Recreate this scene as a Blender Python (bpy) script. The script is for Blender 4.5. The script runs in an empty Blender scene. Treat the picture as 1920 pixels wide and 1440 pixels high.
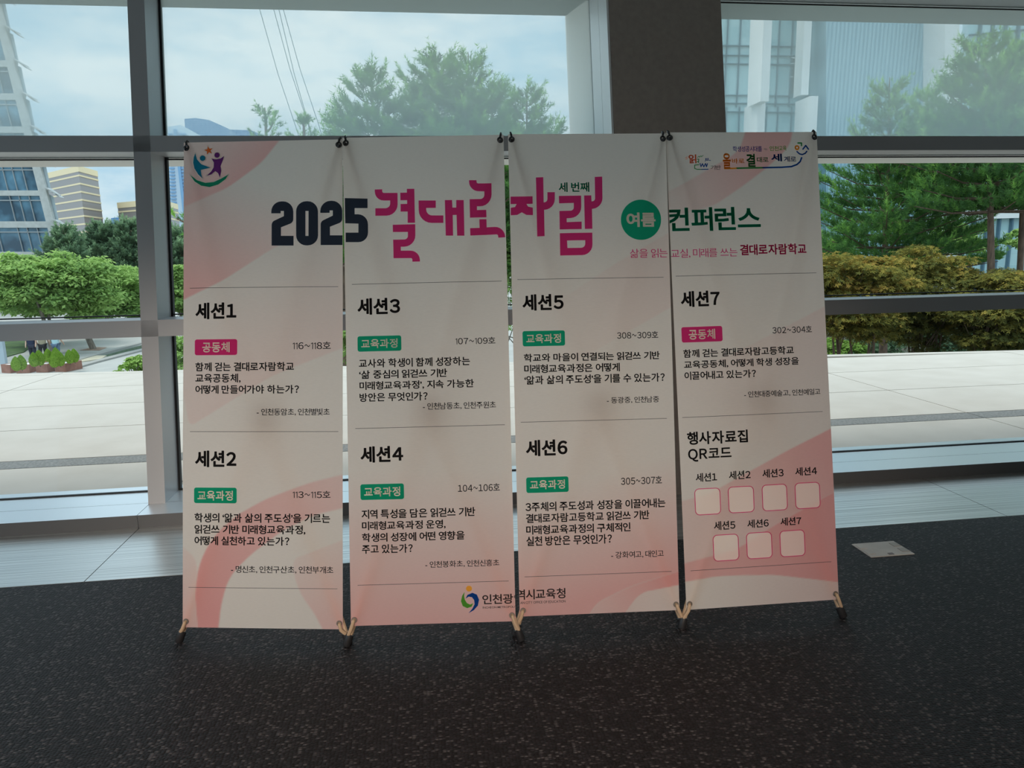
import bpy, bmesh, math, random
import numpy as np
from mathutils import Vector, Matrix

SC = bpy.context.scene
COL = SC.collection
random.seed(7)
RNG = np.random.default_rng(7)

# ------------------------------------------------------------------ camera
F_PX, YAW, PITCH, ROLL, EYE = 1340.01, 0.12451, 0.17938, 0.01993, 1.395
_f = Vector((math.sin(YAW)*math.cos(PITCH), math.cos(YAW)*math.cos(PITCH), -math.sin(PITCH)))
_r = Vector((math.cos(YAW), -math.sin(YAW), 0))
_d = _f.cross(_r)
_r, _d = math.cos(ROLL)*_r + math.sin(ROLL)*_d, -math.sin(ROLL)*_r + math.cos(ROLL)*_d
cam = bpy.data.cameras.new('camera')
cam.sensor_fit = 'HORIZONTAL'; cam.sensor_width = 36.0; cam.lens = 36.0*F_PX/1920
cam.clip_start = 0.05; cam.clip_end = 2000
cam_ob = bpy.data.objects.new('camera', cam)
COL.objects.link(cam_ob)
cam_ob.matrix_world = Matrix(((_r.x, -_d.x, -_f.x, 0), (_r.y, -_d.y, -_f.y, 0), (_r.z, -_d.z, -_f.z, EYE), (0, 0, 0, 1)))
SC.camera = cam_ob

# ------------------------------------------------------------------ exposure, sky, sun
SC.view_settings.view_transform = 'Standard'
SC.view_settings.look = 'None'
SC.view_settings.exposure = 0.0
SC.view_settings.gamma = 1.0
SC.view_settings.use_curve_mapping = False

world = bpy.data.worlds.new('sky'); SC.world = world
world.use_nodes = True
_t = world.node_tree; _n = _t.nodes; _l = _t.links
_bg = _n['Background']
_tc = _n.new('ShaderNodeTexCoord')
_mp = _n.new('ShaderNodeMapping'); _mp.inputs['Scale'].default_value = (1.6, 1.6, 5.0)
_nz = _n.new('ShaderNodeTexNoise'); _nz.inputs['Scale'].default_value = 2.2; _nz.inputs['Detail'].default_value = 9; _nz.inputs['Roughness'].default_value = 0.6
_rp = _n.new('ShaderNodeValToRGB')
_rp.color_ramp.elements[0].position = 0.40; _rp.color_ramp.elements[0].color = (0.46, 0.70, 0.86, 1)
_rp.color_ramp.elements[1].position = 0.60; _rp.color_ramp.elements[1].color = (0.80, 0.93, 0.98, 1)
_l.new(_tc.outputs['Generated'], _mp.inputs['Vector']); _l.new(_mp.outputs['Vector'], _nz.inputs['Vector'])
_l.new(_nz.outputs['Fac'], _rp.inputs['Fac']); _l.new(_rp.outputs['Color'], _bg.inputs['Color'])
# bright hazy overcast: the sky grows brighter overhead
_sp = _n.new('ShaderNodeSeparateXYZ'); _mr = _n.new('ShaderNodeMapRange')
_mr.inputs[1].default_value = 0.10; _mr.inputs[2].default_value = 0.75; _mr.inputs[3].default_value = 0.97; _mr.inputs[4].default_value = 2.0
_l.new(_tc.outputs['Generated'], _sp.inputs[0]); _l.new(_sp.outputs['Z'], _mr.inputs[0]); _l.new(_mr.outputs[0], _bg.inputs['Strength'])

sun = bpy.data.lights.new('sun', 'SUN'); sun.energy = 1.7; sun.angle = math.radians(24); sun.color = (1.0, 0.96, 0.88)
sun_ob = bpy.data.objects.new('sun', sun); COL.objects.link(sun_ob)
_el, _az = math.radians(64), math.radians(160)      # a hazy sun stands high on the left
_s = Vector((math.cos(_el)*math.cos(_az), math.cos(_el)*math.sin(_az), math.sin(_el)))
sun_ob.rotation_euler = (-_s).to_track_quat('-Z', 'Y').to_euler()
sun_ob.location = (0, 20, 40)
# added warm fill spots behind the camera, brightening the banner fronts; no real lamps
for sx, p in ((-1.6, 900), (-0.1, 870), (1.4, 740)):
    sp = bpy.data.lights.new('banner_fill_spot', 'SPOT'); sp.energy = p; sp.color = (1.0, 0.84, 0.70)
    sp.spot_size = math.radians(31); sp.spot_blend = 1.0; sp.shadow_soft_size = 0.2
    so_ = bpy.data.objects.new('banner_fill_spot', sp); COL.objects.link(so_); so_.location = (sx-0.6, -4.0, 3.45)
    so_.rotation_euler = (Vector((sx, 2.45, 0.05))-so_.location).to_track_quat('-Z', 'Y').to_euler()

# ------------------------------------------------------------------ helpers
def at(px, py, D):
    """the point at depth D (metres in front of the window-wall axis) seen at a pixel of the photograph"""
    v = _r*((px-960)/F_PX) + _d*((py-720)/F_PX) + _f
    return Vector((0, 0, EYE)) + v*(D/v.y)
def atz(px, py, z):
    v = _r*((px-960)/F_PX) + _d*((py-720)/F_PX) + _f
    return Vector((0, 0, EYE)) + v*((z-EYE)/v.z)

def material(name, color, rough=0.6, metal=0.0, spec=0.5):
    m = bpy.data.materials.new(name); m.use_nodes = True
    b = m.node_tree.nodes['Principled BSDF']
    b.inputs['Base Color'].default_value = (*color, 1)
    b.inputs['Roughness'].default_value = rough
    b.inputs['Metallic'].default_value = metal
    b.inputs['Specular IOR Level'].default_value = spec
    return m
def nodes(m): return m.node_tree.nodes, m.node_tree.links, m.node_tree.nodes['Principled BSDF']
def speckle(m, scale, lo, hi, vec=(1, 1, 1), detail=4, bump=0.0):
    n, l, b = nodes(m)
    tc = n.new('ShaderNodeTexCoord'); mp = n.new('ShaderNodeMapping'); mp.inputs['Scale'].default_value = vec
    nz = n.new('ShaderNodeTexNoise'); nz.inputs['Scale'].default_value = scale; nz.inputs['Detail'].default_value = detail
    rp = n.new('ShaderNodeValToRGB')
    rp.color_ramp.elements[0].position = 0.3; rp.color_ramp.elements[0].color = (*lo, 1)
    rp.color_ramp.elements[1].position = 0.7; rp.color_ramp.elements[1].color = (*hi, 1)
    l.new(tc.outputs['Object'], mp.inputs['Vector']); l.new(mp.outputs['Vector'], nz.inputs['Vector'])
    l.new(nz.outputs['Fac'], rp.inputs['Fac']); l.new(rp.outputs['Color'], b.inputs['Base Color'])
    if bump:
        bp = n.new('ShaderNodeBump'); bp.inputs['Strength'].default_value = bump; bp.inputs['Distance'].default_value = 0.01
        l.new(nz.outputs['Fac'], bp.inputs['Height']); l.new(bp.outputs['Normal'], b.inputs['Normal'])
    return m
def sheer(name, color, glow):
    """cloth or ink that lets part of the daylight behind it through"""
    m = bpy.data.materials.new(name); m.use_nodes = True
    n, l = m.node_tree.nodes, m.node_tree.links; n.clear()
    o = n.new('ShaderNodeOutputMaterial'); mx = n.new('ShaderNodeMixShader'); mx.inputs[0].default_value = glow
    d = n.new('ShaderNodeBsdfDiffuse'); t = n.new('ShaderNodeBsdfTranslucent')
    d.inputs['Color'].default_value = (*color, 1); t.inputs['Color'].default_value = (*color, 1)
    l.new(d.outputs[0], mx.inputs[1]); l.new(t.outputs[0], mx.inputs[2]); l.new(mx.outputs[0], o.inputs['Surface'])
    return m
def leafy(name, lo, hi, through=0.35):
    m = sheer(name, hi, through)
    n, l = m.node_tree.nodes, m.node_tree.links
    a = n.new('ShaderNodeAttribute'); a.attribute_name = 'tone'
    rp = n.new('ShaderNodeValToRGB'); e = rp.color_ramp.elements
    e[0].position = 0.0; e[0].color = (*lo[0], 1); e[1].position = 1.0; e[1].color = (*hi, 1)
    for k, c in enumerate(lo[1:]):
        x = e.new((k+1)/len(lo)); x.color = (*c, 1)
    l.new(a.outputs['Fac'], rp.inputs['Fac'])
    for nd in n:
        if nd.type in ('BSDF_DIFFUSE', 'BSDF_TRANSLUCENT'): l.new(rp.outputs['Color'], nd.inputs['Color'])
    return m

class MB:
    """collects shapes that become ONE mesh"""
    def __init__(s): s.v = []; s.f = []; s.m = []; s.k = 0
    def poly(s, pts, faces):
        o = len(s.v); s.v += [tuple(p) for p in pts]; s.f += [tuple(i+o for i in f) for f in faces]; s.m += [s.k]*len(faces); return s
    def box(s, a, b, M=None):
        x0, y0, z0 = a; x1, y1, z1 = b
        p = [Vector(c) for c in ((x0,y0,z0),(x1,y0,z0),(x1,y1,z0),(x0,y1,z0),(x0,y0,z1),(x1,y0,z1),(x1,y1,z1),(x0,y1,z1))]
        if M is not None: p = [M @ c for c in p]
        return s.poly(p, [(0,3,2,1),(4,5,6,7),(0,1,5,4),(1,2,6,5),(2,3,7,6),(3,0,4,7)])
    def hexa(s, p):
        return s.poly(p, [(0,3,2,1),(4,5,6,7),(0,1,5,4),(1,2,6,5),(2,3,7,6),(3,0,4,7)])
    def prism(s, pts, off):
        """flat outline pushed along off"""
        n = len(pts); a = [Vector(p) for p in pts]; b = [p+Vector(off) for p in a]
        f = [tuple(range(n))[::-1], tuple(range(n, 2*n))] + [(i, (i+1) % n, n+(i+1) % n, n+i) for i in range(n)]
        return s.poly(a+b, f)
    def tube(s, path, rad, seg=10, cap=True, squash=1.0):
        path = [Vector(p) for p in path]; N = len(path)
        rad = rad if isinstance(rad, (list, tuple)) else [rad]*N
        V = []; up = None
        for i, p in enumerate(path):
            t = (path[min(i+1, N-1)]-path[max(i-1, 0)]).normalized()
            if up is None: up = t.orthogonal().normalized()
            up = (up - t*up.dot(t)).normalized(); w = t.cross(up)
            for k in range(seg):
                a = 2*math.pi*k/seg; V.append(p + (up*math.cos(a) + w*math.sin(a)*squash)*rad[i])
        f = [(i*seg+k, i*seg+(k+1) % seg, (i+1)*seg+(k+1) % seg, (i+1)*seg+k) for i in range(N-1) for k in range(seg)]
        if cap: f += [tuple(range(seg))[::-1], tuple((N-1)*seg+k for k in range(seg))]
        return s.poly(V, f)
    def ring(s, c, n, R, r, seg=20, sub=8):
        c = Vector(c); n = Vector(n).normalized(); a = n.orthogonal().normalized(); b = n.cross(a); V = []
        for i in range(seg):
            t = 2*math.pi*i/seg; d = a*math.cos(t)+b*math.sin(t)
            for k in range(sub):
                q = 2*math.pi*k/sub; V.append(c + d*(R+r*math.cos(q)) + n*(r*math.sin(q)))
        f = [(i*sub+k, ((i+1) % seg)*sub+k, ((i+1) % seg)*sub+(k+1) % sub, i*sub+(k+1) % sub) for i in range(seg) for k in range(sub)]
        return s.poly(V, f)
    def ball(s, c, r, seg=14, rows=8, sc=(1, 1, 1)):
        V = [(c[0], c[1], c[2]+r*sc[2])]
        for i in range(1, rows):
            a = math.pi*i/rows
            for k in range(seg):
                b = 2*math.pi*k/seg; V.append((c[0]+r*sc[0]*math.sin(a)*math.cos(b), c[1]+r*sc[1]*math.sin(a)*math.sin(b), c[2]+r*sc[2]*math.cos(a)))
        V.append((c[0], c[1], c[2]-r*sc[2])); L = len(V)-1
        f = [(0, 1+k, 1+(k+1) % seg) for k in range(seg)]
        f += [(1+i*seg+k, 1+(i+1)*seg+k, 1+(i+1)*seg+(k+1) % seg, 1+i*seg+(k+1) % seg) for i in range(rows-2) for k in range(seg)]
        f += [(L, 1+(rows-2)*seg+(k+1) % seg, 1+(rows-2)*seg+k) for k in range(seg)]
        return s.poly(V, f)
    def build(s, name, mat, parent=None, smooth=False, bevel=0.0):
        me = bpy.data.meshes.new(name); me.from_pydata(s.v, [], s.f); me.update()
        for m in (mat if isinstance(mat, (list, tuple)) else [mat]): me.materials.append(m)
        if isinstance(mat, (list, tuple)): me.polygons.foreach_set('material_index', s.m)
        bm = bmesh.new(); bm.from_mesh(me); bmesh.ops.recalc_face_normals(bm, faces=bm.faces); bm.to_mesh(me); bm.free()
        if smooth:
            me.polygons.foreach_set('use_smooth', [True]*len(me.polygons)); me.set_sharp_from_angle(angle=math.radians(40))
        o = bpy.data.objects.new(name, me); COL.objects.link(o)
        if parent is not None: o.parent = parent
        if bevel:
            b = o.modifiers.new('bevel', 'BEVEL'); b.width = bevel; b.segments = 2; b.limit_method = 'ANGLE'
        return o
def fast_mesh(name, V, Fc, mat, parent=None, tone=None):
    """V (n,3) array, Fc (m,k) array of equal faces"""
    me = bpy.data.meshes.new(name); n, (m, k) = len(V), Fc.shape
    me.vertices.add(n); me.vertices.foreach_set('co', np.ascontiguousarray(V, dtype=np.float32).ravel())
    me.loops.add(m*k); me.loops.foreach_set('vertex_index', np.ascontiguousarray(Fc, dtype=np.int32).ravel())
    me.polygons.add(m); me.polygons.foreach_set('loop_start', np.arange(0, m*k, k, dtype=np.int32))
    me.update(calc_edges=True)
    if tone is not None:
        a = me.attributes.new('tone', 'FLOAT', 'POINT'); a.data.foreach_set('value', np.ascontiguousarray(tone, dtype=np.float32))
    me.materials.append(mat)
    o = bpy.data.objects.new(name, me); COL.objects.link(o)
    if parent is not None: o.parent = parent
    return o
def empty(name, loc, label=None, cat=None, group=None):
    o = bpy.data.objects.new(name, None); COL.objects.link(o); o.location = loc; o.empty_display_size = 0.2
    if label: tag(o, label, cat, group)
    return o
def tag(o, label, cat, group=None):
    o['label'] = label; o['category'] = cat
    if group: o['group'] = group
    return o
def struct(o): o['kind'] = 'structure'; return o

# ------------------------------------------------------------------ materials of the hall
M_ALU = material('grey_aluminium', (0.42, 0.425, 0.44), 0.42, 0.35)
M_ALU_SILL = material('satin_aluminium_sill', (0.80, 0.83, 0.86), 0.3, 0.7)
M_ALU_JAMB = material('pale_aluminium', (0.84, 0.86, 0.86), 0.4, 0.4)
M_OUT = material('pale_exterior_cladding', (0.80, 0.79, 0.75), 0.6)
M_SOFFIT = material('grey_soffit', (0.075, 0.088, 0.09), 0.85, 0, 0.05)
M_GASKET = material('black_gasket', (0.012, 0.014, 0.017), 0.6)
M_PIER = speckle(material('dark_brown_pier_panel', (0.1, 0.09, 0.085), 0.7), 30, (0.33, 0.285, 0.25), (0.38, 0.33, 0.29))
M_WALL = material('warm_white_wall', (0.55, 0.52, 0.48), 0.8)
M_CEIL = material('white_ceiling', (0.72, 0.70, 0.67), 0.9)

M_CARPET = material('woven_carpet', (0.05, 0.046, 0.05), 0.55, 0, 0.4)
n, l, b = nodes(M_CARPET)
tc = n.new('ShaderNodeTexCoord')
wob = n.new('ShaderNodeTexNoise'); wob.inputs['Scale'].default_value = 7; wob.inputs['Detail'].default_value = 2
add = n.new('ShaderNodeMixRGB'); add.blend_type = 'LINEAR_LIGHT'; add.inputs[0].default_value = 0.006
mp = n.new('ShaderNodeMapping'); mp.inputs['Scale'].default_value = (92, 138, 1)
l.new(tc.outputs['Object'], wob.inputs['Vector']); l.new(tc.outputs['Object'], add.inputs[1]); l.new(wob.outputs['Color'], add.inputs[2])
l.new(add.outputs[0], mp.inputs['Vector'])
vo = n.new('ShaderNodeTexVoronoi'); vo.inputs['Scale'].default_value = 1; vo.inputs['Randomness'].default_value = 0.5
l.new(mp.outputs['Vector'], vo.inputs['Vector'])
rc = n.new('ShaderNodeValToRGB'); rc.color_ramp.interpolation = 'CONSTANT'
e = rc.color_ramp.elements; e[0].position = 0; e[0].color = (0.010, 0.008, 0.0098, 1); e[1].position = 0.35; e[1].color = (0.018, 0.0145, 0.0175, 1)
for p, c in ((0.62, (0.034, 0.028, 0.033)), (0.82, (0.011, 0.009, 0.0105)), (0.87, (0.105, 0.092, 0.095))):
    x = e.new(p); x.color = (*c, 1)
sx = n.new('ShaderNodeSeparateColor'); l.new(vo.outputs['Color'], sx.inputs[0]); l.new(sx.outputs[0], rc.inputs['Fac'])
rd = n.new('ShaderNodeMapRange'); rd.inputs[1].default_value = 0.12; rd.inputs[2].default_value = 0.62; rd.inputs[3].default_value = 1.25; rd.inputs[4].default_value = 0.3
l.new(vo.outputs['Distance'], rd.inputs[0])
mu = n.new('ShaderNodeMixRGB'); mu.blend_type = 'MULTIPLY'; mu.inputs[0].default_value = 1
l.new(rc.outputs['Color'], mu.inputs[1]); l.new(rd.outputs[0], mu.inputs[2]); l.new(mu.outputs[0], b.inputs['Base Color'])
bp = n.new('ShaderNodeBump'); bp.inputs['Strength'].default_value = 0.9; bp.inputs['Distance'].default_value = 0.006; bp.invert = True
l.new(vo.outputs['Distance'], bp.inputs['Height']); l.new(bp.outputs['Normal'], b.inputs['Normal'])

M_GRILLE = material('brushed_metal_floor_grille', (0.5, 0.52, 0.53), 0.3, 0.75)
n, l, b = nodes(M_GRILLE)
tc = n.new('ShaderNodeTexCoord'); mp = n.new('ShaderNodeMapping'); mp.inputs['Scale'].default_value = (0.6, 150, 1)
wv = n.new('ShaderNodeTexNoise'); wv.inputs['Scale'].default_value = 1; wv.inputs['Detail'].default_value = 3
rp = n.new('ShaderNodeValToRGB'); rp.color_ramp.elements[0].position = 0.32; rp.color_ramp.elements[0].color = (0.36, 0.37, 0.37, 1); rp.color_ramp.elements[1].position = 0.62; rp.color_ramp.elements[1].color = (0.76, 0.77, 0.76, 1)
l.new(tc.outputs['Object'], mp.inputs['Vector']); l.new(mp.outputs['Vector'], wv.inputs['Vector']); l.new(wv.outputs['Fac'], rp.inputs['Fac']); l.new(rp.outputs['Color'], b.inputs['Base Color'])
bp = n.new('ShaderNodeBump'); bp.inputs['Strength'].default_value = 0.12; bp.inputs['Distance'].default_value = 0.004
l.new(wv.outputs['Fac'], bp.inputs['Height']); l.new(bp.outputs['Normal'], b.inputs['Normal'])

def glass(name, haze):
    m = bpy.data.materials.new(name); m.use_nodes = True
    n, l = m.node_tree.nodes, m.node_tree.links; n.clear()
    o = n.new('ShaderNodeOutputMaterial')
    t = n.new('ShaderNodeBsdfTransparent'); t.inputs['Color'].default_value = (0.985, 1.0, 0.995, 1)
    g = n.new('ShaderNodeBsdfGlossy'); g.inputs['Roughness'].default_value = 0.02
    mx = n.new('ShaderNodeMixShader'); mx.inputs[0].default_value = 0.03
    l.new(t.outputs[0], mx.inputs[1]); l.new(g.outputs[0], mx.inputs[2]); top = mx
    if haze:
        d = n.new('ShaderNodeBsdfTranslucent'); d.inputs['Color'].default_value = (0.86, 1.0, 1.0, 1)
        m2 = n.new('ShaderNodeMixShader'); m2.inputs[0].default_value = haze
        l.new(mx.outputs[0], m2.inputs[1]); l.new(d.outputs[0], m2.inputs[2]); top = m2
    l.new(top.outputs[0], o.inputs['Surface'])
    return m
M_GLASS = glass('clear_glass', 0)
M_GLASS_HAZY = glass('hazy_coated_glass', 0.48)

# ------------------------------------------------------------------ the hall
LEAN = math.tan(0.1813)
Y_CARPET, Y_SILL, Z_SILL, Y_GLASS = 3.1897, 3.8364, 0.0711, 4.2485
X0, X1 = -8.0, 6.5
def gy(z): return Y_GLASS + (z-Z_SILL)*LEAN          # the glass leans outward as it rises
Z_HEAD = 2.985
DEEP = 0.2365                                         # depth of mullions and transoms inside the glass

struct(MB().box((X0, -8, -0.2), (X1, Y_CARPET, 0)).build('floor', M_CARPET))
fg = MB()
for a, c in ((X0, -1.538), (-1.534, 2.9885), (2.9925, X1)):
    fg.box((a, Y_CARPET+0.004, -0.2), (c, Y_SILL, 0))
struct(fg.build('trim_1', M_GRILLE))
struct(MB().box((X0, Y_CARPET, -0.2), (X1, Y_SILL+0.3, -0.004)).build('trim_2', M_GASKET))
sl = MB()
for a, c in ((X0, -1.541), (-1.538, X1)):
    sl.box((a, Y_SILL, 0), (c, Y_SILL+0.195, Z_SILL)); sl.box((a, Y_SILL+0.198, 0), (c, Y_GLASS+0.1, Z_SILL))
M_FASCIA = material('dark_sill_fascia', (0.13, 0.133, 0.138), 0.5, 0.3)
so = sl.build('trim_3', [M_ALU_SILL, M_FASCIA])
for p in so.data.polygons:
    if p.normal.y < -0.9: p.material_index = 1
struct(so)
struct(MB().box((X0, -8, 3.6), (X1, 5.2, 3.75)).build('ceiling', M_CEIL))
struct(MB().box((X0, -8.2, -0.2), (X1, -8, 3.75)).build('wall_back', M_WALL))
struct(MB().box((X1, -8, -0.2), (X1+0.2, 5.0, 3.75)).build('wall_right', M_WALL))
# upper spandrel above the head transom
struct(MB().hexa([(X0, gy(Z_HEAD)-DEEP, Z_HEAD), (X1, gy(Z_HEAD)-DEEP, Z_HEAD), (X1, gy(Z_HEAD)+0.02, Z_HEAD), (X0, gy(Z_HEAD)+0.02, Z_HEAD),
                  (X0, gy(3.7)-DEEP, 3.7), (X1, gy(3.7)-DEEP, 3.7), (X1, gy(3.7)+0.1, 3.7), (X0, gy(3.7)+0.1, 3.7)]).build('wall_front', M_ALU))
def transom(ztop, h, xa, xb, name):
    zb = ztop-h; yf = gy(ztop)-DEEP; m = MB()
    m.hexa([(xa, gy(zb)-DEEP, zb), (xb, gy(zb)-DEEP, zb), (xb, gy(zb)-0.012, zb), (xa, gy(zb)-0.012, zb),
            (xa, yf, ztop), (xb, yf, ztop), (xb, gy(ztop)-0.012, ztop), (xa, gy(ztop)-0.012, ztop)])
    o = m.build(name, M_ALU); struct(o); return o
X_MUL, W_MUL = -1.544, 0.0899
X_P0, X_P1 = 1.1499, 1.8266
SPANS = ((X0, X_MUL), (X_MUL+W_MUL, X_P0), (X_P1, X1))
M_SOFT = M_ALU
k = 4
for zt, h in ((2.0843, 0.0883), (1.0751, 0.0908)):
    transom(zt, h, X0, X_P0-0.01, f'trim_{k}'); k += 1
    transom(zt, h, X_P1, X1, f'trim_{k}'); k += 1
# black gaskets beside the glass and the small outer shelf under the upper transom
gk = MB()
for xa, xb in SPANS:
    for z in (2.0843+0.006, 2.0843-0.0883-0.012, 1.0751+0.012, 1.0751-0.0908-0.006, Z_SILL+0.0035, Z_HEAD-0.012):
        gk.hexa([(xa, gy(z)-0.010, z-0.0035), (xb, gy(z)-0.010, z-0.0035), (xb, gy(z)+0.006, z-0.0035), (xa, gy(z)+0.006, z-0.0035),
                 (xa, gy(z)-0.010, z+0.0035), (xb, gy(z)-0.010, z+0.0035), (xb, gy(z)+0.006, z+0.0035), (xa, gy(z)+0.006, z+0.0035)])
    for x in (xa, xb):
        if X0 < x < X1:
            gk.hexa([(x-0.012, gy(Z_SILL)-0.012, Z_SILL), (x+0.012, gy(Z_SILL)-0.012, Z_SILL), (x+0.012, gy(Z_SILL)+0.02, Z_SILL), (x-0.012, gy(Z_SILL)+0.02, Z_SILL),
                     (x-0.012, gy(Z_HEAD)-0.012, Z_HEAD), (x+0.012, gy(Z_HEAD)-0.012, Z_HEAD), (x+0.012, gy(Z_HEAD)+0.02, Z_HEAD), (x-0.012, gy(Z_HEAD)+0.02, Z_HEAD)])
struct(gk.build(f'trim_{k}', M_GASKET)); k += 1
zs = 2.0843-0.0883
struct(MB().hexa([(X0, gy(zs)+0.02, zs-0.002), (X1, gy(zs)+0.02, zs-0.002), (X1, gy(zs)+0.41, zs-0.002), (X0, gy(zs)+0.41, zs-0.002),
                  (X0, gy(zs)+0.02, zs+0.05), (X1, gy(zs)+0.02, zs+0.05), (X1, gy(zs)+0.41, zs+0.04), (X0, gy(zs)+0.41, zs+0.04)]).build(f'trim_{k}', M_OUT)); k += 1
# mullion between the left and the middle window
def leaning_post(name, xa, xb, front, back, m, z0=Z_SILL, z1=3.65):
    return struct(MB().hexa([(xa, gy(z0)-front, z0), (xb, gy(z0)-front, z0), (xb, gy(z0)-back, z0), (xa, gy(z0)-back, z0),
                             (xa, gy(z1)-front, z1), (xb, gy(z1)-front, z1), (xb, gy(z1)-back, z1), (xa, gy(z1)-back, z1)]).build(name, m))
leaning_post(f'trim_{k}', X_MUL, X_MUL+W_MUL, DEEP, 0.006, M_ALU); k += 1
# pier: dark panel in front, pale aluminium return on its left flank
PD = Y_GLASS-Y_SILL
leaning_post(f'trim_{k}', X_P0, X_P1, PD, PD-0.38, M_PIER, 0.0); k += 1
for a, c in ((PD-0.001, PD-0.185), (PD-0.19, 0.012)):
    leaning_post(f'trim_{k}', X_P0-0.014, X_P0-0.002, a, c, M_ALU_JAMB); k += 1
# outer reveal: sloping soffit over every bay and the deep outer cheek at the pier
E = 0.73
for xa, xb in ((X0, X_P0+0.02), (X_P1-0.02, X1)):
    z = Z_HEAD
    struct(MB().hexa([(xa, gy(z)+0.02, z), (xb, gy(z)+0.02, z), (xb, gy(z)+E, z+0.115), (xa, gy(z)+E, z+0.115),
                      (xa, gy(z)+0.02, z+0.6), (xb, gy(z)+0.02, z+0.6), (xb, gy(z)+E, z+0.6), (xa, gy(z)+E, z+0.6)]).build(f'trim_{k}', M_SOFFIT)); k += 1
struct(MB().hexa([(X_P0-0.012, gy(0)+0.02, 0), (X_P1+0.012, gy(0)+0.02, 0), (X_P1+0.012, gy(0)+E, 0), (X_P0-0.012, gy(0)+E, 0),
                  (X_P0-0.012, gy(3.3)+0.02, 3.3), (X_P1+0.012, gy(3.3)+0.02, 3.3), (X_P1+0.012, gy(3.3)+E, 3.3), (X_P0-0.012, gy(3.3)+E, 3.3)]).build(f'trim_{k}', M_OUT)); k += 1
# panes
for i, (xa, xb) in enumerate(SPANS):
    w = MB()
    w.poly([(xa, gy(2.04), 2.04), (xb, gy(2.04), 2.04), (xb, gy(Z_HEAD), Z_HEAD), (xa, gy(Z_HEAD), Z_HEAD)], [(0, 1, 2, 3)])
    root = struct(empty(f'window_{i+1}', ((xa+xb)/2, Y_GLASS, Z_SILL)))
    def pane(nm, za, zb, m):
        q = [(xa, gy(za), za), (xb, gy(za), za), (xb, gy(zb), zb), (xa, gy(zb), zb)]
        q = [Vector(c)-root.location for c in q]
        MB().poly(q, [(0, 1, 2, 3)]).build(nm, m, root)
    pane('upper_pane', 2.04, Z_HEAD, M_GLASS_HAZY)
    pane('middle_pane', 1.03, 2.04, M_GLASS)
    pane('lower_pane', Z_SILL, 1.03, M_GLASS)

# floor box let into the carpet
fb = empty('floor_outlet_box', (2.10, 2.915, 0), 'pale grey square floor outlet cover let into the dark carpet', 'floor outlet')
M_BOX = speckle(material('pale_grey_steel', (0.5, 0.5, 0.49), 0.55), 9, (0.46, 0.46, 0.45), (0.56, 0.56, 0.54))
MB().box((-0.108, -0.076, -0.02), (0.108, 0.076, 0.004)).build('cover_plate', M_BOX, fb, bevel=0.002)
M_BOXD = material('outlet_flap', (0.38, 0.38, 0.37), 0.6)
for sx in (-1, 1):
    for y in (-0.05, 0.012):
        MB().box((sx*0.085-0.018, y, 0.003), (sx*0.085+0.018, y+0.04, 0.0065)).build('cable_flap', M_BOXD if sx > 0 else M_BOX, fb)
MB().box((-0.012, -0.068, 0.003), (0.012, -0.052, 0.006)).build('latch', material('dark_latch', (0.17, 0.15, 0.155), 0.5), fb)

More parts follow.
